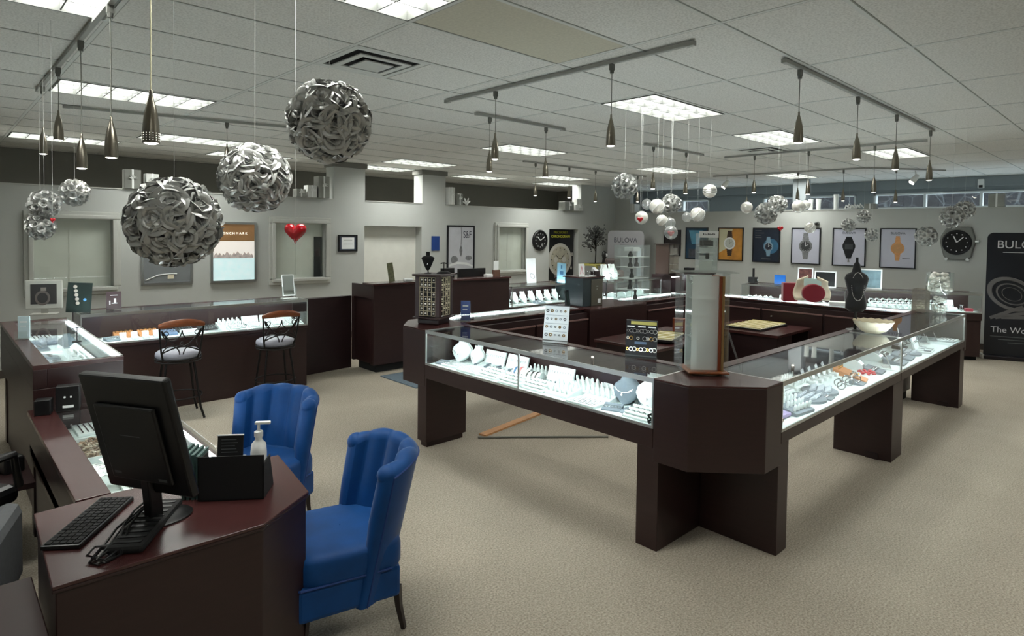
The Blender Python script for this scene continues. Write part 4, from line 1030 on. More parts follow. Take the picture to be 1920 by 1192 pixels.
# low desk case: a tray of tumbled stones and flat trays
LD = (-3.40, .76, PI/2, 1.5)
t = thing('stone_tray', 'tray of tumbled brown stones under the low desk glass, left of the monitor', 'tray', (-3.66, 1.72, .627))
MB().box(-.16,.16,-.2,.2,0,.01).box(-.16,.16,-.2,-.19,.01,.035).box(-.16,.16,.19,.2,.01,.035).build('tray', SUEDE, t)
b = MB(); random.seed(5)
for k in range(420):
    b.M = Matrix.Translation((random.uniform(-.15,.15), random.uniform(-.18,.18), random.uniform(.015,.035))) @ Matrix.Rotation(random.uniform(0,3), 4, 'Z') @ Matrix.Rotation(random.uniform(-1,1), 4, 'X') @ Matrix.Diagonal((1.9,.8,.7,1)); b.k = k % 3; b.ball((0,0,0), .0085, 7, 5)
b.M = None; o = b.build('stones', [mat('brown_stone', (112,90,74), .4), mat('pale_stone', (196,186,168), .4), mat('tan_stone', (150,128,104), .4)], t, True); o['kind'] = 'stuff'
put('flat', LD, 1.42, .30, 'flat white tray at the far end of the low desk showcase', g, 0, z=.627)
put('flat', LD, .62, .30, 'flat white tray beside the stone tray in the low desk showcase', g, PI/2, z=.627)
put('flat', LD, .30, .28, 'flat white tray in the near part of the low desk showcase', g, 0, z=.627)
tag(MB().prism([(-.07,-.05),(.06,-.06),(.07,.05),(-.06,.06)], 0, .002).build('price_list', PAPER, None, loc=(-3.76, 1.12, .7595), rz=.2), 'white sheet of paper on the low desk glass beside the monitor', 'paper')
# necklace showcase in the back
for i in range(7):
    put('bust', BR1, .12+.195*i, .26, 'white necklace form in the back showcase beside the reception counter', 'white necklace forms in the back showcase', .35, z=.697, scale=1.0)
put('gpad', BR1, .75, .12, 'grey pad on a white tray in the back showcase', g, 0, z=.697)
for i, x in enumerate((.3, 1.1)): put('flat', BR1, x, .12, ['flat white tray at the left front of the back showcase','flat white tray at the right front of the back showcase'][i], g, 0, z=.697)
for i in range(4): put('ramp', BR2, .55+.3*i, .3, 'white curved pad in the far back showcase under the busts', 'white curved pads in the far back showcase', .4, z=.677)
put('bust', BR2, .14, .25, 'white necklace form in the narrow left end of the far back showcase', g, .3, z=.677)
for i in range(3): put('flat', BR2, .6+.4*i, .12, 'flat white tray along the front of the far back showcase', 'flat white trays in the far back showcase', 0, z=.677)
# showcases under the posters
for i in range(5): put('cushion', FW1, .1+.09*i, .15+.03*(i % 2), 'white watch cushion in the showcase under the dark posters', 'white cushions under the dark posters', .2, scale=1.3)
put('box', FW1, .62, .2, 'open white box in the showcase under the dark posters', g, 0, scale=1.6)
put('card', FW1, .76, .2, 'white framed card in the showcase under the dark posters', g, 0, scale=1.2)
for i in range(4): put('cushion', FW1, 1.2+.1*i, .15, 'white watch cushion right of the red heart box, in the far showcase', 'white cushions right of the heart box', .2)
for j in range(3):
    for i in range(11):
        put('cushion', FW2, .28+.088*i, .12+.1*j, 'white watch cushion in the packed rows under the black watch poster', 'white watch cushions in packed rows', .1, scale=1.35, z=.736+.03*j)
for j in range(1, 3):
    x_, y_, r_, L_ = FW2
    tag(MB().box(.22,1.22,.07+.1*j,.165+.1*j,0,.03*j).build('riser', SUEDE, None, loc=W2(x_, y_, r_, 0, 0, .736), rz=r_), ['','white step riser under the middle row of watch cushions','white step riser under the back row of watch cushions'][j], 'riser')
put('box', FW2, 1.38, .2, 'tall white open box at the right end of the far showcase', g, 0, scale=2.2)
put('watch', FW2, 1.52, .2, 'steel watch at the right end of the far showcase', g, 0, scale=1.6)
tag(MB().box(-.05,.05,-.04,.04,0,.05).build('box', REDV, None, bevel=.004, loc=W2(*FW2[:3], 1.62, .2, .736), rz=FW2[2]), 'dark red box at the right end of the far showcase', 'box')
# cases of the far sides (their lit insides show through the tops)
for i in range(6): put('flat', FR, .25+.36*i, .2, 'flat white tray inside the showcase on the far side of the island', 'flat white trays in the island far side', 0)
for i in range(4): put('flat', FL1, .25+.38*i, .2, 'flat white tray inside the showcase on the far left side of the island', 'flat white trays in the island far left side', 0)
for i in range(4): put('flat', FL2, .25+.45*i, .2, 'flat white tray inside the showcase beyond the acrylic tower', 'flat white trays beyond the acrylic tower', 0)
# ================================================================ THINGS ON THE COUNTERS
TZ = 1.031
# wooden rotary ring cabinet on the island's left corner
t = thing('ring_cabinet', 'revolving wooden cabinet with small glass compartments of jewelry on the island corner', 'display cabinet', (-1.01, 2.30, TZ), .42)
MB().box(-.11,.11,-.11,.11,0,.05).build('plinth', WOODD, t, bevel=.01); MB().box(-.145,.145,-.145,.145,.05,.068).build('base', WOOD, t, bevel=.006)
MB().box(-.115,.115,-.115,.115,.068,.44).build('core', BLACKM, t); MB().box(-.15,.15,-.15,.15,.44,.458).build('top', WOOD, t, bevel=.006)
for sx in (-1, 1):
    for sy in (-1, 1): MB().box(sx*.105-.022,sx*.105+.022,sy*.105-.022,sy*.105+.022,.068,.44).build('corner_post', WOOD, t, bevel=.003)
gm = mat('compartment_grid', (150, 140, 118), .5)
for k in range(4):
    b = MB(); b.M = Matrix.Rotation(k*PI/2, 4, 'Z')
    for i in range(5): x = -.083+.0415*i; b.box(x-.003, x+.003, -.124, -.115, .08, .43)
    for j in range(9): z = .08+.0435*j; b.box(-.083, .083, -.1235, -.115, z-.003, z+.003)
    b.build('grid', gm, t)
    b = MB(); b.M = Matrix.Rotation(k*PI/2, 4, 'Z')
    random.seed(k)
    for i in range(4):
        for j in range(8):
            if random.random() < .75: b.ball((-.062+.0415*i, -.118, .102+.0435*j), .008+.003*random.random(), 6, 4)
    b.build('jewelry', STONE if k % 2 else mat('cream_stones', (205,196,170), .3), t, True)
MB().box(-.085,-.05,-.127,-.124,.075,.084).build('label', PAPER, t)
def black_bust(lab, p, rz, h=.2):
    t = thing('necklace_bust', lab, 'necklace display', p, rz); s = h/.2
    def fn(u, v):
        a = 2*PI*u; pr = [(.012,.03),(.022,.045),(.042,.09),(.062,.14),(.05,.155),(.02,.165),(.018,.2)]
        k = min(5, int(v*6)); f = v*6-k; w = pr[k][0]+(pr[k+1][0]-pr[k][0])*f; z = pr[k][1]+(pr[k+1][1]-pr[k][1])*f
        return (w*math.cos(a)*s, w*.4*math.sin(a)*s, z*s)
    MB().grid(fn, 20, 19, True).build('form', BLACKV, t, 60)
    MB().tube([(0,.0,.04*s),(0,.02*s,.0+.004)], .006*s).lathe([(.035*s,0),(.03*s,.006),(.001,.008)], 16).build('foot', BLACKV, t, True)
    MB().lathe([(.001,0),(.006,.008),(.001,.02)], 8).build('pendant', SILV, t, True, loc=(.0,-.025*s,.075*s))
    return t
black_bust('black velvet necklace bust on top of the revolving ring cabinet', (-1.04, 2.36, TZ+.458), -.8)
t = thing('jewelry_stand', 'low black T shaped stand with a domed base on the ring cabinet', 'jewelry stand', (-.93, 2.26, TZ+.458), -.8)
MB().lathe([(.07,0),(.066,.008),(.04,.02),(.001,.026)], 20, sy=.7).build('base', BLACKV, t, True); MB().cyl((0,0,.02), .005, .08, 8).build('post', BLACKV, t); MB().tube([(-.03,0,.092),(0,0,.1),(.03,0,.092)], .006).build('bar', BLACKV, t)
def brochure(lab, p, rz, m, w=.09, h=.19, name='brochure_holder'):
    t = thing(name, lab, 'brochure holder', p, rz)
    MB().box(-w/2-.004,w/2+.004,-.03,.03,0,.004).box(-w/2-.004,w/2+.004,-.03,-.027,0,h*.35).box(-w/2-.004,w/2+.004,.02,.023,0,h*.9).build('holder', ACRYL, t)
    MB().box(-w/2,w/2,.004,.012,.005,h).build('brochure', m, t)
    MB().box(-w*.3,w*.3,.003,.004,h*.72,h*.78).box(-w*.3,w*.2,.003,.004,h*.55,h*.58).build('print', PAPER, t)
    return t
brochure('blue brochure in a clear holder right of the revolving ring cabinet', (-.70, 2.22, TZ), -.85, BLUE)
# easel sheet
def easel(lab, p, rz, w, h, m, name='display_sheet', tilt=.2):
    t = thing(name, lab, 'display board', p, rz)
    M_ = Matrix.Rotation(-tilt, 4, 'X')
    b = MB(); b.M = M_; b.box(-w/2, w/2, 0, .004, 0, h); b.build('board', m, t)
    MB().box(-w/2, w/2, -.012, .05, 0, .006).build('foot', ACRYL, t)
    b = MB(); b.M = M_; b.box(-w/2, w/2, -.001, .005, h-.006, h).box(-w/2, w/2, -.001, .005, .012, .02); b.build('rail', mat('gray_mark', (80,84,86)), t)
    return t, M_
t, M_ = easel('white sheet of jewelry samples on a clear easel, left of the earring board', (-.90, .88, TZ), -PI/2+.42, .2, .29, mat('pale_sheet', (205, 212, 216), .5))
random.seed(2)
for r in range(4):
    for k in range(5):
        s = random.uniform(.007, .013)
        b = MB(); b.M = M_; b.lathe([(.001,0),(s,0),(s,.002),(.001,.002)], 10, capped=False); me = b
        o = MB().lathe([(s*.5,0),(s,0),(s,.002),(s*.5,.002)], 10, capped=False).build('printed_jewel', [BLACK, GOLD, GRAYS][(k+r) % 3], t); o.location = M_ @ Vector((-.075+.036*k, -.001, .06+.062*r)); o.rotation_euler = (PI/2-.2, 0, 0)
for z in (.085, .147, .21): 
    b = MB(); b.M = M_; b.box(-.09,.09,-.0012,0,z,z+.003); b.build('shelf_line', GRAYS, t)
# earring board
t, M_ = easel('black earring board with a yellow heading strip on the near left showcase', (-.88, .10, TZ), -PI/2+.42, .215, .26, mat('black_board', (30, 30, 34), .3), 'earring_board', .12)
def brd(name, m_, *bx):
    b = MB(); b.M = M_
    for q in bx: b.box(*q)
    return b.build(name, m_, t)
brd('heading_strip', YEL, (-.075,.1,-.0016,0,.228,.25)); brd('label_strip', PAPER, (-.1,-.05,-.0015,0,.21,.218), (-.025,.025,-.0015,0,.21,.218), (.045,.095,-.0015,0,.21,.218))
brd('center_panel', BLACKM, (-.045,.035,-.002,0,.115,.165)); brd('blue_band', mat('slate_blue_suede', (88,108,134)), (-.045,.035,-.0022,0,.095,.112))
for r, zc in enumerate((.185, .135, .06)):
    for k in range(9):
        if r == 1 and 2 <= k <= 5 and k not in (3, 5): continue
        s = [.008,.012,.014][k % 3]
        o = MB().torus((0,0,0), s, .0028, 12, 5, 'y').build('earring', [SILV, PEARL, GOLD][(k//3 if r == 0 else k+r) % 3] if r else SILV, t, True); o.location = M_ @ Vector((-.092+.023*k, -.005, zc))
# acrylic tower on the near corner unit
TP = Vector((-.93, -.40, TZ)); TR = -.78
t = thing('acrylic_tower', 'tall clear acrylic display tower with a wooden spine on the island corner nearest the camera', 'display tower', TP, TR)
MB().lathe([(.17,.012),(.175,.02),(.16,.026)], 4).build('base', OAK, t, bevel=.004, rz=PI/4)
MB().lathe([(.1,0),(.11,.006),(.1,.012)], 24).build('turntable', CREAM, t)
MB().box(.062,.078,-.085,.07,.026,.60).build('wood_spine', mat('red_brown_wood', (110, 52, 28), .3), t, bevel=.002); MB().box(.079,.094,-.085,.05,.026,.60).build('wood_strip', mat('olive_wood', (124, 96, 56), .4), t)
MB().box(-.16,-.156,-.1,.1,.026,.62).build('side_pane', ACRYL, t); MB().box(.115,.119,-.1,.1,.026,.62).build('side_pane', ACRYL, t)
MB().box(-.1,.06,-.075,-.07,.03,.60).build('front_pane', glassy('hazy_acrylic', (250,252,251), .9, .28), t); MB().box(-.1,.06,.07,.075,.03,.60).build('back_pane', ACRYLF, t); MB().box(-.1,-.096,-.07,.07,.03,.60).build('inner_pane', ACRYL, t)
for z in (.22, .36, .46): MB().box(-.095,.055,-.068,.068,z,z+.004).build('shelf', ACRYLF, t)
for x in (-.06,-.02,.02): MB().box(x-.002,x+.002,-.06,.06,.03,.215).build('rib', ACRYLF, t)
MB().box(-.05,.05,-.03,.03,.224,.262).build('tray', ACRYLF, t, bevel=.006); MB().lathe([(.02,0),(.03,.03),(.012,.06)], 10).build('clear_form', ACRYLF, t, True, loc=(.02,.0,.262))
for z in (.21, .555):
    MB().tube([(-.1,-.085,z),(-.12,-.085,z+.012),(-.12,-.085,z+.03),(-.1,-.085,z+.04)], .003).build('hinge', ACRYL, t, True)
MB().box(-.19,.17,-.11,.11,.62,.626).build('top_plate', ACRYL, t); MB().tube([(.12,-.09,.26),(.2,-.09,.03)], .006, 4).build('prop', ACRYL, t)
t = thing('watch_display', 'small clear watch display with a white sign on top of the acrylic tower', 'watch display', TP+Vector((0,0,.628)), TR)
MB().box(-.055,.055,-.045,-.042,0,.23).box(-.055,.055,.042,.045,0,.23).box(-.055,-.052,-.042,.042,0,.23).box(.052,.055,-.042,.042,0,.23).box(-.052,.052,-.042,.042,.228,.231).build('case', ACRYL, t)
MB().box(-.058,.058,-.05,-.046,.205,.245).build('sign', PAPER, t)
for i in range(8): MB().box(-.036+.0095*i,-.030+.0095*i,-.0505,-.05,.221,.232-.002*(i % 3)).build('sign_mark', mat('gray_mark', (80,84,86)), t)
for z, m_ in ((.06,PAPER),(.11,PAPER),(.15,BLACKM)): MB().box(-.045,.045,-.035,.035,z,z+.004).build('tier', ACRYLF, t); MB().box(-.042,.042,.0,.004,z+.004,z+.035).build('tier_card', m_, t)
MB().box(-.012,.012,-.03,-.022,.075,.115).build('watch', BLACK, t, bevel=.004); MB().box(-.03,.03,-.03,.0,.155,.19).build('watch_pair', BLACKV, t, bevel=.01)
# pale scalloped bowl
t = thing('bowl', 'cream scalloped bowl on the glass between the two right hand showcases', 'bowl', (1.68, -.58, TZ))
def bowl(sc):
    def fn(u, v):
        a = 2*PI*u; r = [.075,.12,.165,.19][min(3, int(v*3))]; r2 = [.075,.12,.165,.19,.19][min(3, int(v*3))+1] if v < 1 else r; k = v*3-int(v*3)
        R = .86*(r+(r2-r)*k)*(1+.02*v*math.cos(16*a))*sc; z = [.0,.02,.065,.105][min(3, int(v*3))]; z2 = [.0,.02,.065,.105,.105][min(3, int(v*3))+1] if v < 1 else z
        return (R*math.cos(a), R*math.sin(a), z+(z2-z)*k+(.005 if sc < 1 else 0)+.004*v*math.cos(16*a))
    return fn
MB().grid(bowl(1), 64, 13, True).grid(bowl(.965), 64, 13, True).lathe([(.064,.004),(.001,.004)], 24, capped=False).build('bowl_body', CREAM, t, 60)
# mannequin bust
t = thing('mannequin', 'black torso mannequin wearing a pearl strand on the right hand showcase', 'mannequin', (1.72, -.42, TZ), -1.05)
def tor(u, v):
    a = 2*PI*u; P_ = [(.055,.045,.17),(.088,.06,.20),(.085,.058,.27),(.066,.046,.34),(.088,.065,.42),(.10,.06,.47),(.085,.045,.505),(.04,.03,.53),(.03,.026,.58),(.026,.022,.60),(.012,.012,.62),(.011,.011,.66)]
    n = len(P_)-1; k = min(n-1, int(v*n)); f = v*n-k; w = [P_[k][i]+(P_[k+1][i]-P_[k][i])*f for i in range(3)]
    return (w[0]*math.cos(a), w[1]*math.sin(a)-.012*math.exp(-((w[2]-.43)/.04)**2)*(1 if math.sin(a) < 0 else 0), w[2])
MB().grid(tor, 28, 45, True).build('torso', BLACKV, t, 60)
MB().lathe([(.011,.008),(.016,.03),(.010,.06),(.014,.1),(.012,.17),(.05,.175)], 14).build('post', BLACK, t, True); MB().lathe([(.08,0),(.075,.006),(.001,.01)], 24).build('base', BLACK, t, True)
b = MB()
for k in range(50):
    a = 2*PI*k/50; x = .05*math.sin(a); z = .40-.125*math.cos(a); b.ball((x, -.062-.012*math.cos(a), z), .003, 6, 4)
b.build('pearl_strand', PEARL, t, True)
# silver pebble jars
t = thing('jar_tower', 'clear footed jar filled with silver pebbles at the far end of the right showcases', 'jar', (3.80, -.62, TZ))
def jar(z, r, h, lab):
    MB().lathe([(r*.5,z),(r*.6,z+.01),(r,z+h*.25),(r,z+h),(r*.97,z+h),(r*.97,z+h*.27),(r*.5,z+.015)], 24, capped=False).build('glass_jar', ACRYL, t, True)
    b = MB(); random.seed(int(z*100))
    for k in range(int(50*r/.1)):
        a = random.uniform(0, 2*PI); q = r*.8*math.sqrt(random.random()); b.M = Matrix.Translation((q*math.cos(a), q*math.sin(a), z+h*random.uniform(.2,.95))) @ Matrix.Diagonal((1.2,1,.7,1)); b.ball((0,0,0), .028*r/.1*.8, 8, 6)
    b.M = None; o = b.build('pebbles', STONE, t, True); o['kind'] = 'stuff'
jar(.0, .075, .1, ''); jar(.105, .07, .09, ''); jar(.2, .13, .26, '')
tag(MB().box(-.09,.09,-.07,.07,0,.004).box(-.09,-.086,-.07,.07,.004,.26).box(.086,.09,-.07,.07,.004,.26).box(-.086,.086,.066,.07,.004,.26).box(-.086,.086,-.07,-.066,.004,.26).build('acrylic_box', glassy('smoky_acrylic', (222,216,208), 1.0, .08), None, loc=(3.86, -.43, TZ)), 'smoky clear box left of the pebble jars', 'display box')
tag(MB().box(-.015,.015,-.001,.001,0,.045).build('price_tag', PAPER, None, loc=(1.83, -.74, TZ), rot=(-.2,0,.4)), 'tiny white price tag near the bowl on the right showcase', 'price tag')
# things on the far sides of the island
AC = Vector((2.16, 2.36, TZ))
t = thing('acrylic_case', 'clear tiered acrylic case with black jewelry forms on the far left side of the island', 'display case', AC, .1)
b = MB()
for q in ((-.21,.21,-.14,-.137,0,.7),(-.21,.21,.137,.14,0,.7),(-.21,-.207,-.137,.137,0,.7),(.207,.21,-.137,.137,0,.7),(-.21,.21,-.14,.14,.7,.704)): b.box(*q)
b.build('case', ACRYL, t)
MB().box(-.2,-.04,-.13,.0,.63,.68).build('top_sign', PAPER, t)
for z in (.14, .28, .42, .55): MB().box(-.2,.2,-.13,.13,z,z+.005).build('shelf', ACRYLF, t)
b = MB().cyl((0,0,0), .006, .66, 8); b.build('center_post', ALU, t)
for i, (x, z) in enumerate(((-.1,.56),(-.1,.43),(.06,.43),(-.06,.29),(-.1,.15),(.06,.15),(.04,.01))):
    MB().lathe([(.05,0),(.045,.03),(.02,.06),(.03,.1),(.028,.115)], 12, sy=.5).build('black_form', BLACKV, t, True, loc=(x, -.03, z))
MB().box(.1,.19,-.02,0,.3,.66).build('printed_card', mat('pale_print', (206,214,222), .4), t)
# dark display pedestal block with pink card
t = thing('display_safe', 'gray brown boxy cabinet with a white sticker on the far side of the island', 'cabinet', (1.25, 2.38, TZ), .0)
MB().box(-.2,.16,-.14,.14,0,.33).build('body', mat('slate_laminate', (48,58,62), .3), t, bevel=.004); MB().box(-.22,.18,-.16,.16,.33,.342).build('top', WOODH, t)
MB().box(-.06,.15,-.15,-.14,.0,.31).build('door', BROWNG, t, bevel=.003)
MB().box(.06,.11,-.152,-.15,.03,.08).build('sticker', PAPER, t); MB().cyl((.04,-.15,.19), .008, .012, 10).build('knob', ALU, t, rot=(0,0,0)); MB().box(.03,.06,-.153,-.15,.225,.232).build('lock_plate', ALU, t)
tz = TZ+.342
o = MB().box(-.045,.045,0,.004,0,.15).build('pink_card', PAPER, None, loc=(1.12,2.32,tz), rot=(-.06,0,-.15)); tag(o, 'white card with a pink ribbon picture standing on the gray brown cabinet', 'card')
MB().tube([(-.02,-.001,.03),(0,-.001,.12),(.02,-.001,.03)], .006, 5).build('ribbon_print', PINK, o)
for i in range(2):
    put('watch', (1.21+.07*i, 2.3, 0, 1), 0, 0, 'wrist watch lying beside the pink ribbon card', 'wrist watches beside the pink ribbon card', 0, z=tz+.008, scale=.9)
tag(MB().box(-.1,.1,-.05,.05,0,.008).build('tray', PAPER, None, loc=(1.20,2.3,tz)), 'thin white tray under the two wrist watches', 'tray')
t = thing('card_box', 'dark box with white cards on the gray brown cabinet', 'box', (1.36,2.32,tz), .1)
MB().box(-.05,.05,-.035,.035,0,.06).build('box', WOODD, t, bevel=.003); MB().plate([(-.03,.06),(.03,.06),(.02,.1)], 'x', -.035, .035).build('cards', PAPER, t)
t = thing('picture_frame', 'small black photo frame leaning in front of the back showcase, left of the cabinet', 'picture frame', (.88, 2.30, TZ), .35)
MB().box(-.05,.05,0,.012,0,.2).build('frame', BLACK, t, rot=(-.15,0,0)); MB().box(-.04,.04,-.002,0,.02,.18).build('picture', mat('dark_print', (40,52,50), .2), t, rot=(-.15,0,0))
# red heart boxes with bows on the far side
def P_on(px, py, z): return on_z(px, py, z)
t = thing('heart_box', 'dark red heart shaped box with white bow wings on the far side of the island', 'gift box', (3.70, .70, TZ), -PI/2+.55)
def heartpoly(s, n=28):
    out = []
    for k in range(n):
        a = 2*PI*k/n; out.append((s*.0625*16*math.sin(a)**3/1.0*.5, s*.0625*(13*math.cos(a)-5*math.cos(2*a)-2*math.cos(3*a)-math.cos(4*a))*.5))
    return out[::-1]
MB().plate([(x, z+.13) for x, z in [(.135*math.cos(2*PI*k/28), .115*math.sin(2*PI*k/28)) for k in range(28)]], 'y', -.06, .02).build('box', REDV, t, bevel=.012)
for sx in (-1, 1):
    b = MB(); b.grid(lambda u, v: (sx*(.07+.13*v+.02*math.sin(u*5)), .03+.05*math.sin(u*PI), .04+.30*u*(1-.2*v)), 9, 7); o = b.build('bow_wing', CREAM, t, 70)
    sm_ = o.modifiers.new('thick', 'SOLIDIFY'); sm_.thickness = .02
MB().box(-.1,.1,.03,.05,.22,.31).build('card', mat('mint_card', (190,220,214), .5), t)
tag(MB().box(-.09,.09,-.06,.06,0,.24).build('gift_box', REDV, None, bevel=.008, loc=(3.72, 1.0, TZ), rz=-.95), 'tall dark red gift box left of the heart shaped one', 'gift box')
tag(MB().box(-.11,.11,-.07,.07,0,.05).build('white_box', PAPER, None, bevel=.004, loc=(3.68, .38, TZ), rz=-1.2), 'flat white box right of the heart shaped gift box', 'box')
# trays on the inner desks
def jtray(lab, x, y, z, rz, w, d, n):
    t = thing('jewelry_tray', lab, 'jewelry tray', (x, y, z), rz)
    MB().box(-w,w,-d,d,0,.022).build('tray', BLACK, t, bevel=.003); MB().box(-w+.012,w-.012,-d+.012,d-.012,.022,.03).build('lining', CREAM, t)
    for i in range(n): x_ = -w+.03+(2*w-.06)*i/(n-1); MB().box(x_-.006,x_+.006,-d+.015,d-.015,.03,.037).build('divider', YEL, t)
jtray('wide cream lined jewelry tray on the desk right of the acrylic tower', 2.84, 1.02, .78, .0, .36, .22, 8)
jtray('cream lined jewelry tray on the desk behind the earring board', 1.15, 1.2, .80, .3, .26, .14, 6)
tag(MB().box(-.09,.09,-.07,.07,0,.02).build('tray_stand', BLACK, None, loc=(1.15,1.2,.78), rz=.3), 'small black stand under the cream tray behind the earring board', 'stand')
t = thing('tape_dispenser', 'black stapler shaped object beside the cream tray behind the earring board', 'stapler', (.88, 1.48, .78), .5)
MB().box(-.07,.07,-.02,.02,0,.012).build('base', BLACK, t, bevel=.004); MB().box(-.07,.06,-.018,.018,.02,.04).build('arm', BLACK, t, bevel=.008, rot=(0,-.12,0)); MB().ball((.07,0,.045), .012, 8, 6).build('tip', ALU, t, True)
tag(MB().box(-.1,.1,-.06,.06,0,.01).build('notepad', PAPER, None, loc=(.82,1.3,.78), rz=.2), 'white notepad on the desk behind the earring board', 'notepad')
tag(MB().cyl((0,0,0), .075, .14, 20).build('canister', mat('copper_brown', (124,62,38), .35), None, True, loc=(1.82,1.45,.78)), 'copper brown canister on the desk left of the acrylic tower', 'canister')
# reception counter things
RZ = 1.186
t = thing('desk_sign', 'slanted green picture card standing on the left part of the reception counter', 'card', (.16, 4.85, RZ-.0), .15)
MB().box(-.05,.05,0,.006,0,.26).build('card', mat('green_picture', (96,98,70), .5, noise=.4, nscale=25), t, rot=(-.1,-.1,0))
for i in range(2):
    tag(MB().prism([(-.07,-.04),(.05,-.05),(.07,.03),(-.05,.05)], 0, .035).build('paper_pile', PAPER, None, bevel=.01, loc=(.42+.22*i, 4.86, RZ), rz=.2*i), ['crumpled white papers right of the green card','second crumpled white papers on the counter, farther right'][i], 'paper')
t = thing('computer_monitor', 'black monitor back just above the reception counter left of the ring cabinet', 'monitor', (1.25, 5.05, .75))
MB().box(-.12,.12,-.02,.02,.42,.58).build('housing', BLACK, t, bevel=.006); MB().box(-.02,.02,.0,.03,.02,.45).build('neck', BLACK, t); MB().box(-.12,.12,-.08,.08,0,.02).build('base', BLACK, t)
t = thing('computer_monitor', 'wide black monitor back behind the right part of the reception counter', 'monitor', (1.72, 5.05, .75))
MB().box(-.27,.27,-.02,.02,.3,.56).build('housing', BLACK, t, bevel=.006); MB().box(-.02,.02,.0,.03,.02,.35).build('neck', BLACK, t); MB().box(-.12,.12,-.08,.08,0,.02).build('base', BLACK, t)
t = thing('card_holder', 'white card stand with a brown base at the right end of the reception counter', 'card stand', (2.05, 4.85, RZ), .1)
MB().box(-.06,.06,-.03,.03,0,.1).build('base', mat('brown_print', (110,80,66), .5), t); MB().box(-.055,.055,-.0,.01,.1,.24).build('card', PAPER, t)
tag(MB().box(-.06,.06,-.04,.04,0,.04).build('white_box', PAPER, None, loc=(1.88, 4.84, RZ)), 'small white box left of the card stand on the reception counter', 'box')
o = MB().box(-.11,.11,0,.008,0,.42).build('ring_poster', mat('pale_poster', (222,226,228), .4), None, loc=(3.0, 5.0, 1.021), rot=(-.08,0,0)); tag(o, 'white poster of a ring standing on the necklace stand showcase', 'poster')
q_ = MB().torus((0,0,0), .06, .009, 24, 6, 'y', 1, 1).build('ring_picture', mat('pale_silver_print', (160,160,164), .3), o, True, loc=(.02,-.002,.12), rot=(0,.5,0)); q_.scale = (1,.12,.6)
o = MB().box(-.1,.1,0,.006,0,.34).build('blue_leaflet', LBLUE, None, loc=(3.5, 4.78, 1.021), rot=(-.12,.12,-.1)); tag(o, 'pale blue leaflet leaning at the end of the necklace stand showcase', 'leaflet')
MB().box(-.04,.04,-.001,0,.14,.2).box(-.02,.01,-.001,0,.24,.3).build('print', mat('deep_blue', (60,110,150), .5), o)
# tall cabinet tops and far busts
for i, x in enumerate((4.75, 4.98)):
    t = k_bust(['white necklace bust on the far back showcase, left of the two','white necklace bust on the far back showcase, right of the two'][i], (x, 4.8, 1.001), .2); t.scale = (1.5,1.5,1.5)
t = thing('chair', 'brown backed chair behind the far back showcase', 'chair', (6.05, 5.75, 0), 2.6)
MB().box(-.26,.26,-.26,.26,.4,.5).build('seat', mat('mauve_fabric', (120,98,94), .8), t, bevel=.03); MB().box(-.25,.25,.2,.28,.5,1.12).build('backrest', mat('mauve_fabric', (120,98,94)), t, bevel=.05); MB().box(-.17,.17,.19,.29,1.12,1.36).build('headrest', mat('dark_brown_leather', (56,44,40), .5), t, bevel=.04)
for sx in (-1, 1):
    for sy in (-1, 1): MB().box(sx*.22-.02,sx*.22+.02,sy*.2-.02,sy*.2+.02,0,.4).build('leg', BLACK, t)
t = thing('display_tower', 'brown and clear display tower on the dark corner cabinet', 'display tower', (6.40, 4.55, 1.069), 0)
MB().box(-.18,.22,-.15,.15,0,.02).build('base', WOODD, t); MB().box(-.18,-.14,-.15,.15,.02,.6).build('spine', mat('dark_brown_spine', (70,56,50), .4), t); MB().box(.0,.03,-.15,.15,.02,.6).build('spine', mat('dark_brown_spine'), t) if 0 else None
MB().box(-.13,.0,-.14,.14,.03,.59).box(.04,.2,-.14,.14,.03,.59).build('panes', glassy('smoky_acrylic'), t)
for z in (.2,.4): MB().box(-.13,.21,-.13,.13,z,z+.01).build('shelf', ACRYLF, t)
MB().box(-.2,.24,-.17,.17,.6,.615).build('top', WOODD, t)
tag(MB().box(-.08,.08,-.08,.08,0,.11).build('black_cube', BLACK, None, bevel=.005, loc=(7.0,4.4,1.081)), 'small black cube right of the display tower', 'box')
t = thing('lit_box', 'glowing white showcase niche with a figure below the far display tower', 'display case', (6.42, 4.55, 0), 0)
MB().box(-.18,.17,-.2,.25,0,.70).build('cabinet', WOODD, t, bevel=.004); MB().box(-.18,.17,.2,.25,.7,1.04).box(-.18,-.16,-.2,.2,.7,1.04).box(.15,.17,-.2,.2,.7,1.04).box(-.18,.17,-.2,.25,1.04,1.068).build('hood', WOODD, t)
MB().box(-.14,.14,-.18,-.16,1.02,1.035).build('light_strip', LEDM, t); MB().box(-.155,.145,.17,.195,.705,1.03).build('backing', DECK, t); MB().lathe([(.05,0),(.06,.1),(.04,.2),(.02,.24)], 14, sy=.5).build('figure', SUEDE, t, True, loc=(0,.0,.701))
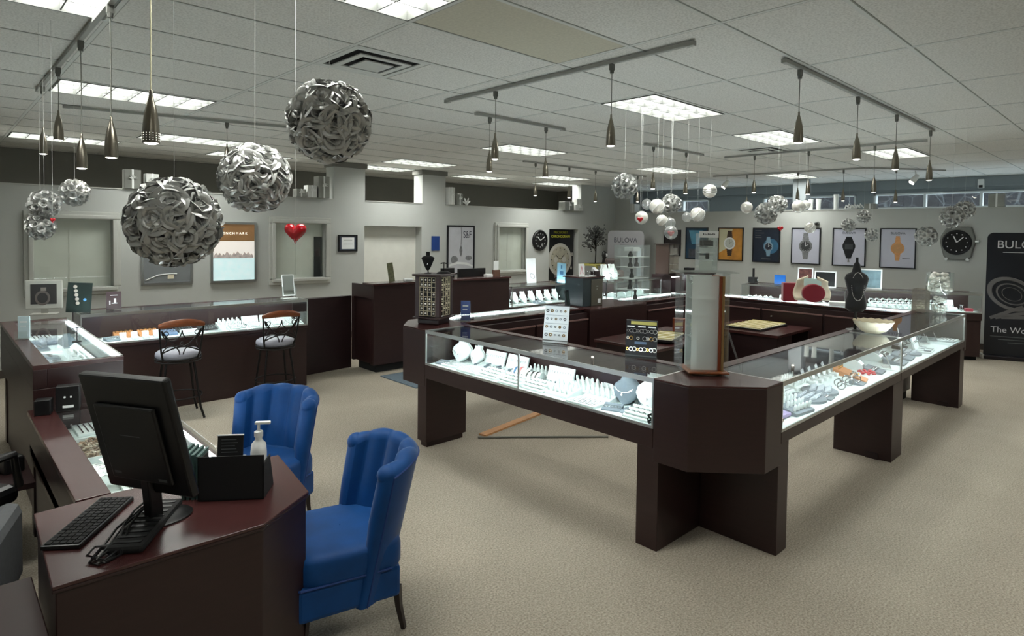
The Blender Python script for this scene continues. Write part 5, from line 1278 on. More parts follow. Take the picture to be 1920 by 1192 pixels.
# metal tree and yellow table in the corner
t = thing('side_table', 'yellow square table against the far corner under the metal tree', 'table', (7.0, 6.85, 0))
MB().box(-.3,.3,-.25,.25,1.12,1.16).build('top', YEL, t, bevel=.004)
for sx in (-1, 1):
    for sy in (-1, 1): MB().box(sx*.27-.025,sx*.27+.025,sy*.22-.025,sy*.22+.025,0,1.12).build('leg', YEL, t)
MB().box(-.27,.27,-.22,.22,.85,.87).build('lower_shelf', YEL, t)
t = thing('metal_tree', 'dark metal tree sculpture standing on the yellow table', 'sculpture', (7.04, 6.9, 1.161))
random.seed(21); b = MB(); lv = MB(); b.tube([(0,0,0),(.01,0,.3),(0,0,.55)], .012, 6); b.box(-.12,.12,-.06,.06,0,.012)
for k in range(46):
    a = random.uniform(0, 2*PI); e = random.uniform(-.2, 1.3); L = random.uniform(.16,.3); z = random.uniform(.3,.56)
    tip = (L*math.cos(a)*math.cos(e), L*math.sin(a)*math.cos(e)*.5, z+L*math.sin(e)); b.tube([(0,0,z-.06),(tip[0]*.5,tip[1]*.5,(z+tip[2])/2+.01),tip], .004, 4)
    for q in range(9): lv.ball((tip[0]+random.gauss(0,.035), tip[1]+random.gauss(0,.02), tip[2]+random.gauss(0,.035)), .013, 5, 4)
b.build('trunk', IRON, t); o = lv.build('leaves', mat('pewter', (78,80,78), .5, .3), t); o['kind'] = 'stuff'; t.scale = (1.25,1.25,1.2)
t = thing('figurine', 'small dark clock figure on the yellow table beside the metal tree', 'figurine', (7.14, 6.72, 1.161))
MB().box(-.07,.07,-.04,.04,0,.03).lathe([(.05,.03),(.04,.12),(.06,.2),(.05,.27),(.02,.3)], 14).build('body', BLACK, t, True); MB().lathe([(.001,0),(.035,0),(.035,.004),(.001,.004)], 16, capped=False).build('dial', PAPER, t, loc=(0,-.055,.21), rot=(PI/2,0,-.6))
# things on the poster wall counters
def stand_card(lab, p, rz, w, h, frame, pic, name='picture_frame'):
    t = thing(name, lab, 'picture frame', p, rz)
    MB().box(-w/2,w/2,0,.012,0,h).build('frame', frame, t, rot=(-.1,0,0)); MB().box(-w/2+.02,w/2-.02,-.002,0,.02,h-.02).build('picture', pic, t, rot=(-.1,0,0)); return t
rz1 = -PI/2+.15
def fpos(px, py, zt=1.03): p = on_z(px, py, zt); return p
stand_card('white framed photo of two people standing behind the heart box', (6.35, 1.83, TZ), rz1, .24, .31, PAPER, mat('photo_reds', (84,50,46), .4, noise=.8, nscale=14))
stand_card('white framed picture of small black squares right of the couple photo', (6.38, 1.52, TZ), rz1, .33, .27, PAPER, mat('photo_black', (22,24,26), .4))
stand_card('pale framed picture half hidden by the black mannequin', (6.75, .95, TZ), rz1, .32, .32, PAPER, mat('photo_pale', (112,138,148), .4, noise=.25, nscale=10))
tag(MB().box(-.09,.09,-.02,.02,0,.17).build('blue_box', mat('bright_blue', (18,80,150), .3), None, bevel=.01, loc=(6.3, 2.23, TZ), rz=rz1), 'bright blue box on the far showcase under the dark watch poster', 'box')
t = thing('black_stand', 'small black ring stand on the far showcase beside the acrylic tower', 'jewelry stand', (6.32, 2.72, TZ), 0)
MB().box(-.06,.06,-.06,.06,0,.1).box(-.03,.0,-.03,.0,.1,.26).build('blocks', BLACK, t, bevel=.004); MB().ball((.03,-.07,.05), .02, 8, 6).build('stud', SILV, t, True)
t = thing('sign', 'dark sign on the far showcase behind the silver pebble jars', 'sign', (7.35, .12, TZ), -.9)
MB().box(-.14,.14,-.01,.01,.18,.3).build('board', mat('dark_board', (50,54,54), .5), t); MB().box(-.01,.01,-.008,.008,0,.18).build('post', BLACK, t); MB().box(-.06,.06,-.04,.04,0,.01).build('base', BLACK, t)
# things at the left: old monitor, standing ads, mirror, brochure
t = thing('crt_monitor', 'beige framed monitor showing a ring picture, at the far left corner of the counters', 'monitor', (-3.62, 4.93, 1.047), -.35)
TPa = mat('beige_plastic', (172,172,164), .5)
MB().box(-.17,.17,-.02,.03,.06,.36).build('housing', TPa, t, bevel=.008); t.scale = (.85,.85,.9); MB().box(-.12,.12,-.0225,-.018,.11,.32).build('screen', mat('dim_screen', (40,38,38), .6), t)
q_ = MB().torus((0,0,0), .06, .012, 24, 6, 'y').build('ring_image', mat('ring_print', (96,88,84), .3), t, True, loc=(-.01,-.024,.175)); q_.scale = (1,.03,1.1)
MB().box(-.025,.025,-.0245,-.0225,.25,.285).build('gem_image', mat('gem_print', (130,124,118), .3), t)
MB().box(-.03,.03,-.0,.03,.01,.08).build('neck', TPa, t); MB().box(-.12,.12,-.08,.08,0,.012).build('base', TPa, t, bevel=.003)
t = thing('standing_ad', 'black tilted ad card with a column of gems beside the beige monitor', 'display card', (-3.36, 4.90, 1.047), -.1)
MB().box(-.1,.1,0,.006,0,.29).build('card', mat('dark_print', (40,42,42), .3), t, rot=(-.12,.08,0))
for k in range(5): q_ = MB().ball((0,0,0), .017, 8, 6).build('gem_print', mat('pale_gem', (190,184,176), .3), t, True, loc=(-.02+.004*k,.121*(.25-.04*k)-.003,.25-.04*k)); q_.scale = (1,.1,1)
q_ = MB().ball((0,0,0), .014, 10, 6).build('blue_spot', mat('blue_spot', (90,150,200), .3), t, True, loc=(.055,.0115,.12)); q_.scale = (1,.1,1)
t = thing('standing_ad', 'small dark plum ad card on the left wall showcase with a white drawing', 'display card', (-3.05, 4.96, 1.047), 0)
MB().box(-.065,.065,0,.006,0,.18).build('card', mat('plum_print', (62,48,50), .4), t, rot=(-.08,0,0)); MB().box(-.04,-.03,-.002,0,.05,.09).box(-.02,.03,-.002,0,.06,.066).box(-.03,.035,-.002,0,.14,.146).box(.0,.02,-.002,0,.07,.11).build('print', PAPER, t, rot=(-.08,0,0))
brochure('white and teal leaflet in a clear stand at the far left on the wing top', (-3.90, 3.55, 1.031), -.6, mat('white_teal', (190,210,215), .5), .08, .17)
t = thing('table_mirror', 'small tilted white framed table mirror near the end of the wall showcase', 'mirror', (-1.24, 4.93, 1.047), -.05)
MB().box(-.09,.09,-.05,.05,0,.006).build('base', ACRYLF, t); MB().box(-.075,.075,-.004,.004,.03,.29).build('frame', WHITE, t, rot=(-.22,0,0), bevel=.004); MB().box(-.064,.064,-.006,-.004,.042,.278).build('mirror_glass', mat('mirror', (200,208,204), .05, 1.), t, rot=(-.22,0,0))
MB().box(-.08,-.076,-.02,.02,.006,.14).box(.076,.08,-.02,.02,.006,.14).build('bracket', ACRYL, t)
# floor: loose tan board and cord under the near left showcase
bd = MB().box(0, .90, -.04, .04, 0, .016).build('wood_board', TAN, None, loc=(-.72, 1.93, 0), rz=.16)
tag(bd, 'loose tan wooden strip on the carpet under the near left showcase', 'board')
tag(MB().tube([(-.80,1.90,.012),(-.5,1.66,.01),(-.2,1.4,.012),(.12,1.13,.01)], .009, 6).build('cord', mat('gray_cord', (120,120,112)), None, True), 'gray cord crossing the carpet beside the tan strip under the showcase', 'cord')
# ================================================================ ON THE WALLS
def wall_frame(name, lab, cat, c, w, h, axis, fm, pm, fw=.02, dep=.025, group=None):
    # axis 'y': hangs on the left wall facing -y ; 'x': on the poster wall facing -x
    t = thing(name, lab, cat, c, 0 if axis == 'y' else -PI/2, group)
    b = MB(); b.box(-w/2,w/2,-dep,0,-h/2,-h/2+fw).box(-w/2,w/2,-dep,0,h/2-fw,h/2).box(-w/2,-w/2+fw,-dep,0,-h/2+fw,h/2-fw).box(w/2-fw,w/2,-dep,0,-h/2+fw,h/2-fw)
    b.build('frame', fm, t); MB().box(-w/2+fw,w/2-fw,-dep*.6,0,-h/2+fw,h/2-fw).build('print', pm, t)
    return t, -dep*.6
def disc(t, name, m, x, z, r, y, ri=0, n=28, sx=1, sz=1):
    b = MB(); pts = [(x+r*sx*math.cos(2*PI*k/n), z+r*sz*math.sin(2*PI*k/n)) for k in range(n)]
    b.plate(pts, 'y', y-.0015, y); return b.build(name, m, t)
def wrist(t, x, z, s, y, case, dial, band, hands=None, shape='round', bandw=.5):
    B = MB(); w = s*bandw
    for sg in (-1, 1):
        B = MB()
        for k in range(4): ww = w*(1-.09*k); q = z+sg*(s*.45+k*s*.145); B.box(x-ww/2, x+ww/2, y-.001, y, min(q, q+sg*s*.135), max(q, q+sg*s*.135))
        B.box(x-w*.3, x+w*.3, y-.0008, y, min(z, z+sg*s), max(z, z+sg*s)).build('band_picture', band, t)
    if shape == 'round':
        disc(t, 'watch_case', case, x, z, s*.5, y-.001); disc(t, 'watch_dial', dial, x, z, s*.38, y-.0026)
    hb = MB(); hb.box(x-.004*s*10*.3, x+.004*s*10*.3, y-.0058, y-.0042, z, z+s*.28); hb.plate([(x,z-.008),(x+s*.2,z+s*.12),(x+s*.2-.006,z+s*.13),(x-.006,z)], 'y', y-.0058, y-.0042)
    hb.build('watch_hands', hands or PAPER, t)
    mk = MB()
    for k in range(12): a = 2*PI*k/12; mk.box(x+s*.33*math.cos(a)-.004, x+s*.33*math.cos(a)+.004, y-.0058, y-.0042, z+s*.33*math.sin(a)-.004, z+s*.33*math.sin(a)+.004)
    mk.build('hour_marks', hands or PAPER, t)
def px(c0, c1, zc): return (LX-.001, (c0+c1)/2, zc), abs(c1-c0)
PBK = mat('poster_frame_black', (10,12,18), .3); PLV = mat('lavender_gray_print', (188,190,204), .35, noise=.03, nscale=5)
STE = mat('steel_print', (120,122,124), .35, noise=.25, nscale=30); GLD = mat('gold_print', (206,150,98), .35, noise=.12, nscale=20)
DKT = mat('dark_print_text', (70,72,84), .5)
zc = 1.672; hh = .735
c, w = px(5.98, 5.52, zc); t, y = wall_frame('poster', 'dark brown framed poster behind the clear ornaments, leftmost on the poster wall', 'poster', c, w, .62, 'x', PBK, mat('brown_black_print', (44,38,40), .3, noise=.3, nscale=4))
MB().box(-.03,.15,y-.001,y,-.28,-.12).build('white_patch', mat('pale_print', (206,214,222)), t)
c, w = px(5.39, 4.82, zc); t, y = wall_frame('poster', 'blue sea coloured watch poster, second from the left on the poster wall', 'poster', c, w, hh, 'x', PBK, mat('sea_blue_print', (26,58,82), .25, noise=.45, nscale=3))
MB().plate([(-.2,.3),(.15,.3),(.05,.0),(-.12,-.02)], 'y', y-.0012, y).build('light_patch', mat('cyan_print', (86,150,180), .3, noise=.2, nscale=5), t)
wrist(t, .13, -.06, .17, y-.0015, mat('dark_steel_print', (60,64,72), .3), mat('navy_print', (26,30,44), .3), mat('dark_steel_print', (60,64,72)))
MB().box(-.2,.2,y-.001,y,-.33,-.13).build('rocks_picture', mat('gray_rock_print', (66,70,80), .4, noise=.4, nscale=16), t)
c, w = px(4.57, 3.98, zc); t, y = wall_frame('poster', 'golden poster with a white dialed watch, half behind the small watch display', 'poster', c, w, hh, 'x', PBK, mat('golden_print', (184,128,52), .3, noise=.3, nscale=4))
MB().plate([(-.27,.34),(.05,.34),(-.1,-.1),(-.27,-.2)], 'y', y-.0012, y).build('pale_patch', mat('pale_gold_print', (196,192,160), .3), t)
wrist(t, -.02, .02, .27, y-.0015, PAPER, mat('pale_dial', (190,196,190), .3), mat('brown_strap_print', (60,44,34), .5), BLACK)
c, w = px(3.77, 3.18, zc); t, y = wall_frame('poster', 'dark navy poster with a glowing blue watch on the poster wall', 'poster', c, w, hh, 'x', PBK, mat('night_blue_print', (32,40,54), .25, noise=.15, nscale=3))
disc(t, 'blue_halo', mat('halo_print', (46,92,122), .4, noise=.2, nscale=6), .1, -.02, .16, y); wrist(t, .05, -.03, .2, y-.0018, mat('blue_steel_print', (120,150,170), .3), mat('navy_print', (26,30,44)), mat('blue_steel_print', (120,150,170)))
MB().box(-.24,-.1,y-.001,y,.3,.31).box(-.24,-.05,y-.001,y,.25,.26).box(-.24,-.12,y-.001,y,.2,.21).box(-.24,-.1,y-.001,y,.15,.16).box(-.1,.1,y-.001,y,-.3,-.285).build('text_lines', mat('gray_mark', (80,84,86)), t)
c, w = px(2.95, 2.38, zc); t, y = wall_frame('poster', 'pale poster with a large steel watch on the poster wall', 'poster', c, w, hh, 'x', PBK, PLV)
wrist(t, 0, .0, .26, y, STE, mat('charcoal_print', (60,62,64), .3), STE); text('heading', 'BULOVA', .05, PLV, t, (0,y-.002,.27), (PI/2,0,0))
c, w = px(2.155, 1.56, zc); t, y = wall_frame('poster', 'pale poster with a slim black watch and a brand heading on the poster wall', 'poster', c, w, hh, 'x', PBK, PLV)
text('heading', 'BULOVA', .062, DKT, t, (0,y-.002,.255), (PI/2,0,0)); MB().plate([(-.045,.2),(.045,.2),(.115,.04),(.115,0),(.04,-.22),(-.04,-.22),(-.115,0),(-.115,.04)], 'y', y-.002, y).build('black_watch_picture', mat('black_print', (20,22,26), .3), t)
MB().plate([(-.01,-.22),(.01,-.22),(.02,-.29),(-.02,-.29)], 'y', y-.002, y).build('buckle_picture', STE, t); MB().plate([(-.07,.06),(.07,.06),(.07,-.04),(-.07,-.04)], 'y', y-.0035, y-.002).build('dial_picture', mat('charcoal_print', (60,62,64)), t)
c, w = px(1.325, .74, zc); t, y = wall_frame('poster', 'pale poster with a rose gold watch and a brand heading on the poster wall', 'poster', c, w, hh, 'x', PBK, PLV)
text('heading', 'BULOVA', .062, DKT, t, (0,y-.002,.255), (PI/2,0,0)); wrist(t, -.0, .0, .22, y, GLD, mat('gold_dial_print', (190,146,98), .3), GLD, GLD, bandw=.42); MB().box(.08,.2,y-.001,y,-.19,-.18).build('signature', DKT, t)
# watch shaped wall clock
t = thing('wall_clock', 'big wall clock shaped like a steel watch case right of the rose gold poster', 'wall clock', (LX-.002, .12, 1.80), -PI/2)
MB().plate([(-.16,.27),(.19,.27),(.24,.1),(.25,0),(.2,-.25),(.13,-.3),(-.13,-.3),(-.2,-.25),(-.26,0),(-.25,.1)], 'y', -.06, 0).build('case', mat('gun_metal', (120,122,118), .35, .6), t, bevel=.02)
MB().lathe([(.21,0),(.215,.02),(.19,.03),(.185,.012),(.001,.012)], 36, capped=False).build('bezel', mat('dark_bezel', (44,46,48), .3, .6), t, True, loc=(-.01,-.058,.0), rot=(PI/2,0,0))
disc(t, 'dial', BLACKM, -.01, 0, .18, -.072); b = MB()
for k in range(12): a = 2*PI*k/12; b.box(-.01+.15*math.cos(a)-.008, -.01+.15*math.cos(a)+.008, -.078, -.0745, .15*math.sin(a)-.008, .15*math.sin(a)+.008)
b.build('hour_marks', PAPER, t); MB().plate([(-.02,.0),(0,0),(-.05,.11),(-.065,.105)], 'y', -.079, -.0745).plate([(-.02,.0),(0,0),(.09,.09),(.08,.1)], 'y', -.082, -.079).build('hands', PAPER, t)
MB().lathe([(.03,0),(.03,.05)], 12).build('crown', ALU, t, True, loc=(.245,-.03,.02), rot=(0,PI/2,0))
for sx in (-1, 1): MB().cyl((0,0,0), .025, .05, 12).build('lug_screw', ALU, t, True, loc=(sx*.15,-.05,-.29), rot=(PI/2,0,0))
# security dome camera and sensor
t = thing('dome_camera', 'small dome camera above the steel watch poster', 'security camera', on_x(1532, 419, LX), -PI/2)
MB().lathe([(.05,0),(.045,.03),(.03,.04)], 16).build('housing', mat('gray_plastic', (120,122,120), .5), t, True, rot=(PI/2,0,0)); MB().ball((0,-.04,0), .03, 12, 8).build('lens_dome', BLACK, t, True)
t = thing('motion_sensor', 'white motion sensor high on the window wall at far right', 'sensor', on_x(1840, 345, WX-.1), -PI/2)
MB().box(-.05,.05,-.05,0,-.08,.09).build('housing', WHITE, t, bevel=.01); MB().box(-.03,.03,-.053,-.05,-.07,-.02).build('lens', BLACK, t)
# banners
t = thing('banner_stand', 'black retractable banner with white lettering standing at the right edge of the picture', 'banner', (7.62, -.42, 0), -1.22)
BW = .85
MB().box(-.02,BW+.02,-.09,.09,0,.06).build('base', mat('banner_base', (40,36,40), .3, .5), t, bevel=.01); MB().box(-.035,-.0,-.09,.09,.0,.07).build('end_cap', ALU, t, bevel=.006)
pl = [(0,.06),(BW,.06),(BW,1.88)]+[(BW-.09+.09*math.cos(a), 1.88+.09*math.sin(a)) for a in [PI/2*k/6 for k in range(1,7)]]+[(.09-.09*math.sin(a), 1.88+.09*math.cos(a)) for a in [PI/2*k/6 for k in range(1,7)]]
MB().plate(pl, 'y', -.006, 0).build('panel', mat('navy_black_print', (16,20,28), .35), t)
bt = mat('banner_text', (190,190,194), .5)
text('heading', 'BULOVA', .17, bt, t, (.12,-.0075,1.73), (PI/2,0,0), 'LEFT'); MB().box(.2,.6,-.0075,-.006,1.66,1.668).build('tagline', bt, t)
text('slogan', 'The World', .13, bt, t, (.08,-.0075,.42), (PI/2,0,0), 'LEFT')
for i in range(3): MB().box(.08+.1*(i > 0)+.12*(i > 1),.8,-.0075,-.006,.35-.045*i,.362-.045*i).build('small_text', mat('gray_mark', (80,84,86)), t)
wm = mat('steel_print', (120,122,124)); b = MB()
b.torus((0,0,0), .30, .035, 40, 8, 'y'); b.torus((0,0,0), .2, .014, 40, 6, 'y'); b.torus((0,0,0), .13, .006, 40, 6, 'y')
o = b.build('watch_picture', mat('smoky_steel_print', (92,90,90), .4), t, True, loc=(.33,-.007,1.02), rot=(0,.5,0)); o.scale = (1,.02,.72)
for k in range(3): o = MB().box(-.2,.25,-.001,0,-.02,.03).build('band_picture', mat('smoky_steel_print', (92,90,90)), t, loc=(.25+.08*k,-.0065,.72-.03*k), rot=(0,-.45+.2*k,0))
t = thing('banner_stand', 'pale grey banner with dark lettering standing in the far left corner of the poster wall', 'banner', (8.0, 7.28, 0), -PI/2+.12)
BW = 1.0
pl = [(0,.0),(BW,.0),(BW,1.83)]+[(BW-.12+.12*math.cos(a), 1.83+.12*math.sin(a)) for a in [PI/2*k/6 for k in range(1,7)]]+[(.12-.12*math.sin(a), 1.83+.12*math.cos(a)) for a in [PI/2*k/6 for k in range(1,7)]]
MB().plate(pl, 'y', -.02, 0).build('panel', mat('pale_banner', (186,186,192), .5), t, bevel=.004)
text('heading', 'BULOVA', .17, mat('dark_print_text', (70,72,84)), t, (.5,-.022,1.66), (PI/2,0,0)); MB().box(.35,.66,-.0215,-.02,1.60,1.607).build('tagline', DKT, t)
MB().box(-.01,BW+.01,-.1,.1,0,.04).build('base', ALU, t)
# left wall: posters, certificate, clock
t, y = wall_frame('light_box', 'lit frame with gold top and pale blue bottom on the left wall', 'light box', (-1.02, LY-.001, 1.52), .68, .92, 'y', ALU, mat('bright_print', (206,200,192), .5, emit=.7, emit_rgb=(216,210,204)), .035, .05)
y = -.03
MB().box(-.305,.305,y-.002,y,.17,.425).build('gold_panel', mat('lit_gold_print', (120,90,58), .5, noise=.35, nscale=3, emit=.35, emit_rgb=(140,104,66)), t)
text('lettering', 'BENCHMARK', .05, mat('lit_white', (240,236,220), .5, emit=1.5), t, (-.0,y-.004,.27), (PI/2,0,0), spacing=1.5)
MB().box(-.305,.305,y-.002,y,-.425,-.09).build('water_picture', mat('lit_aqua_print', (190,210,210), .5, noise=.14, nscale=9, emit=.7, emit_rgb=(192,220,222)), t)
b = MB(); random.seed(9)
for k in range(11):
    x = -.26+.052*k; r = .03+.02*random.random(); b.plate([(x-r,-.09),(x+r,-.09),(x+r*.8,-.09+r*1.2),(x,-.09+r*2.2),(x-r*.7,-.09+r)], 'y', y-.003-.0004*k, y)
b.build('rings_picture', mat('lit_rings_print', (168,158,152), .5, noise=.4, nscale=20, emit=.35, emit_rgb=(170,160,156)), t)
t, y = wall_frame('poster', 'grey framed poster half hidden by the largest flower ball on the left wall', 'poster', (-1.93, LY-.001, 1.50), .66, .86, 'y', ALU, mat('slate_print', (120,124,126), .3, noise=.1, nscale=3), .03, .03)
MB().tube([(-.28,y-.003,-.36),(-.12,y-.003,-.29),(.05,y-.003,-.275),(.12,y-.003,-.28)], .008, 5).build('arc_picture', PAPER, t); MB().box(.0,.08,y-.003,y,-.35,-.29).build('logo', CREAM, t)
t, y = wall_frame('certificate', 'small black framed certificate left of the pale alcove', 'certificate', (.90, LY-.001, 1.65), .36, .29, 'y', BLACK, mat('blue_mat_board', (70,78,96), .6), .025, .03)
MB().box(-.12,.12,y-.002,y,-.1,.1).build('paper', PAPER, t); MB().box(-.08,.08,y-.003,y-.002,.05,.055).box(-.09,.09,y-.003,y-.002,0,.003).box(-.09,.09,y-.003,y-.002,-.02,-.017).build('text_lines', mat('gray_mark', (80,84,86)), t)
tag(MB().box(-.09,.09,-.02,0,-.14,.14).build('wall_plaque', BLUE, None, loc=(2.78, LY-.001, 1.64)), 'small blue plaque on the second wall column above the black bust', 'plaque')
t, y = wall_frame('poster', 'tall black framed poster of jewelry with big letters right of the column', 'poster', (3.41, LY-.001, 1.51), .70, .98, 'y', PBK, mat('white_silver_print', (192,194,200), .3, noise=.06, nscale=4), .028, .03)
text('letters', 'S&F', .2, mat('dark_print_text', (70,72,84)), t, (.16,y-.003,.24), (PI/2,0,0), sx=.7)
MB().plate([(0,.1),(.04,0),(.03,-.08),(0,-.14),(-.03,-.08),(-.04,0)], 'y', y-.002, y).tube([(0,y-.002,.45),(.015,y-.002,.3),(0,y-.002,.1)], .006, 4).build('pendant_picture', STE, t)
disc(t, 'earring_picture', STE, -.17, -.2, .08, y, sx=1.1); disc(t, 'earring_picture', STE, .2, -.17, .07, y, sx=1.2, sz=.7)
MB().plate([(-.32,-.3),(-.1,-.24),(.15,-.26),(.32,-.33),(.32,-.36),(.1,-.3),(-.1,-.29),(-.32,-.34)], 'y', y-.002, y).build('fold_picture', PAPER, t)
t = thing('wall_clock', 'round black wall clock with white hands left of the black watch poster', 'wall clock', (5.70, LY-.001, 1.70))
MB().lathe([(.235,0),(.24,.02),(.225,.045),(.205,.05),(.2,.03),(.001,.03)], 40, capped=False).build('case', BLACK, t, True, rot=(PI/2,0,0))
MB().plate([(-.008,0),(.008,0),(-.085,.085),(-.1,.075)], 'y', -.036, -.0305).plate([(-.008,0),(.008,0),(.13,.07),(.12,.085)], 'y', -.04, -.036).build('hands', PAPER, t)
b = MB()
for k in range(12): a = 2*PI*k/12; b.box(.15*math.cos(a)-.012, .15*math.cos(a)+.012, -.034, -.0302, .15*math.sin(a)-.016, .15*math.sin(a)+.016)
b.build('hour_marks', mat('pale_numerals', (150,152,150), .5), t); disc(t, 'sub_dial', mat('pale_numerals', (150,152,150)), .06, -.1, .03, -.0302)
t = thing('poster', 'large black poster of a steel chronograph with yellow lettering in the wall niche', 'poster', (6.52, LY+.09, 1.3))
MB().box(-.46,.46,0,.02,-1.28,.655).build('panel', mat('black_poster', (18,20,22), .3), t)
ym = mat('yellow_lettering', (196,196,60), .5)
text('lettering', 'PRECISIONIST', .08, ym, t, (0,-.001,.56), (PI/2,0,0)); text('lettering', 'CHRONOGRAPH', .085, ym, t, (0,-.001,.46), (PI/2,0,0))
b = MB(); b.box(-.2,.2,-.002,0,-.5,-.36).box(-.17,.17,-.002,0,-.78,-.52); b.build('strap_picture', mat('steel_print', (120,122,124)), t)
disc(t, 'watch_case_picture', mat('pale_steel_print', (176,174,166), .35), -.02, -.06, .41, -.002, sz=.95); disc(t, 'watch_dial_picture', mat('champagne_print', (160,156,140), .35, noise=.15, nscale=9), -.02, -.06, .33, -.004, sz=.95)
for (x, z, r) in ((-.17,-.06,.07),(.12,-.06,.07),(-.02,-.2,.07)): disc(t, 'sub_dial_picture', mat('pale_steel_print', (176,174,166)), x, z, r, -.006)
b = MB()
for k in range(12): a = 2*PI*k/12; b.box(-.02+.29*math.cos(a)-.012, -.02+.29*math.cos(a)+.012, -.008, -.0056, -.06+.27*math.sin(a)-.012, -.06+.27*math.sin(a)+.012)
b.plate([(-.03,-.06),(-.01,-.06),(-.17,.06),(-.18,.05)], 'y', -.009, -.0075).plate([(-.03,-.06),(-.01,-.06),(.13,.05),(.12,.065)], 'y', -.009, -.0075); b.build('hands_picture', mat('black_print', (20,22,26)), t)
MB().box(.38,.44,-.003,0,.02,.1).box(.36,.41,-.003,0,-.3,-.24).build('crown_picture', mat('pale_steel_print', (176,174,166)), t)
for i in range(2): MB().box(-.3,-.08-.04*i,-.0015,0,-.62-.05*i,-.605-.05*i).build('small_text', mat('gray_mark', (80,84,86)), t)
# ================================================================ GIFT BOXES ON THE LEDGES
random.seed(4)
GIFT = mat('silver_gift_wrap', (150,152,146), .28, .6, noise=.15, nscale=5); GIFTW = mat('white_gift_wrap', (206,208,204), .4, noise=.05, nscale=6)
def gift(x, y, z, w, h, d, lab, m=None, rz=0, bow=True, grp=None):
    t = thing('gift_box', lab, 'gift box', (x, y, z), rz, grp)
    MB().box(-w/2,w/2,-d/2,d/2,0,h).build('box', m or GIFT, t, bevel=.006)
    MB().box(-.012,.012,-d/2-.002,d/2+.002,-.0+.001,h+.002).build('ribbon', WHITE, t)
    if bow:
        b = MB()
        for k in range(6): a = PI*k/5; b.tube([(0,-d/2-.004,h*.55),(.05*math.cos(a),-d/2-.03,h*.55+.05*math.sin(a)),(.02*math.cos(a+.4),-d/2-.012,h*.55+.02*math.sin(a+.4))], .006, 5)
        b.build('bow', WHITE, t, True)
LZ = 2.409
gift(-2.36, LY+.02, LZ, .2, .26, .14, 'dark silver gift box behind the largest flower ball, left one')
gift(-2.12, LY+.02, LZ, .16, .22, .14, 'pale gift box with a white bow behind the largest flower ball, middle one', GIFTW)
gift(.42, LY+.0, LZ, .2, .36, .18, 'tall silver gift box with bow left of the first column'); gift(.22, LY-.0, LZ, .16, .2, .16, 'medium silver gift box in the pile left of the first column', GIFTW)
gift(.03, LY+.0, LZ, .16, .13, .16, 'low silver gift box at the left end of the pile by the first column')
gift(3.14, LY+.02, LZ, .15, .34, .15, 'tall silver gift box just right of the second column', GIFTW); gift(3.36, LY+.03, LZ, .14, .22, .14, 'grey gift box right of the tall one by the second column')
t = thing('bow', 'white ribbon bow lying right of the gift boxes by the second column', 'bow', (3.58, LY+.02, LZ))
for a in (.5, 1.1, 2.2, 2.8): MB().tube([(0,0,.03),(.1*math.cos(a),0,.03+.13*math.sin(a)),(.03*math.cos(a),-.02,.05)], .02, 6, r1=.008).build('loop', WHITE, t, True)
MB().ball((0,0,.03), .03, 8, 6).build('knot', WHITE, t, True)
gift(6.95, LY+.0, LZ, .28, .14, .2, 'wide white gift box at the right end of the left wall ledge, bottom one', GIFTW); gift(6.6, LY+.0, LZ, .32, .2, .2, 'large silver gift box at the right end of the ledge, left one'); gift(6.98, LY+.0, LZ+.143, .18, .14, .16, 'small white gift box stacked on the wide one at the end of the ledge', GIFTW, bow=False)
gift(LX+.07, 6.9, 2.401, .14, .22, .22, 'white gift box at the left end of the poster wall ledge', GIFTW, -PI/2, False)
for i, (yy, h, m_) in enumerate(((3.42,.3,WHITE),(3.2,.16,GIFTW),(2.62,.22,ACRYLF),(2.47,.22,ACRYLF),(2.14,.3,ACRYLF))):
    t = thing('vase' if i != 1 else 'gift_box', ['slim white vase on the poster wall ledge','small white gift on the ledge right of the slim vase','clear tumbler vase on the ledge, left one','clear tumbler vase on the ledge, right one','tall clear vase with a curved rim on the ledge'][i], 'vase', (LX+.07, yy, 2.401), .2)
    MB().lathe([(.045,0),(.04,.02),(.05,h),(.042,h),(.034,.03)], 16, capped=False).build('body', m_, t, True)
t = thing('bow', 'crumpled white bow and ribbon on the poster wall ledge', 'bow', (LX+.07, 1.85, 2.401), -PI/2)
for k in range(6): MB().tube([(-.12+.05*k,0,.02),(-.1+.05*k,-.02,.08+.02*(k % 2)),(-.04+.05*k,.01,.03)], .018, 6).build('loop', WHITE, t, True)
gift(LX+.07, 1.52, 2.401, .2, .1, .14, 'low silver gift at the right of the ribbon on the poster wall ledge', GIFT, -PI/2, False)
gift(LX+.07, -.38, 2.401, .22, .22, .14, 'grey gift box at the right end of the poster wall ledge', GIFT, -PI/2, False)
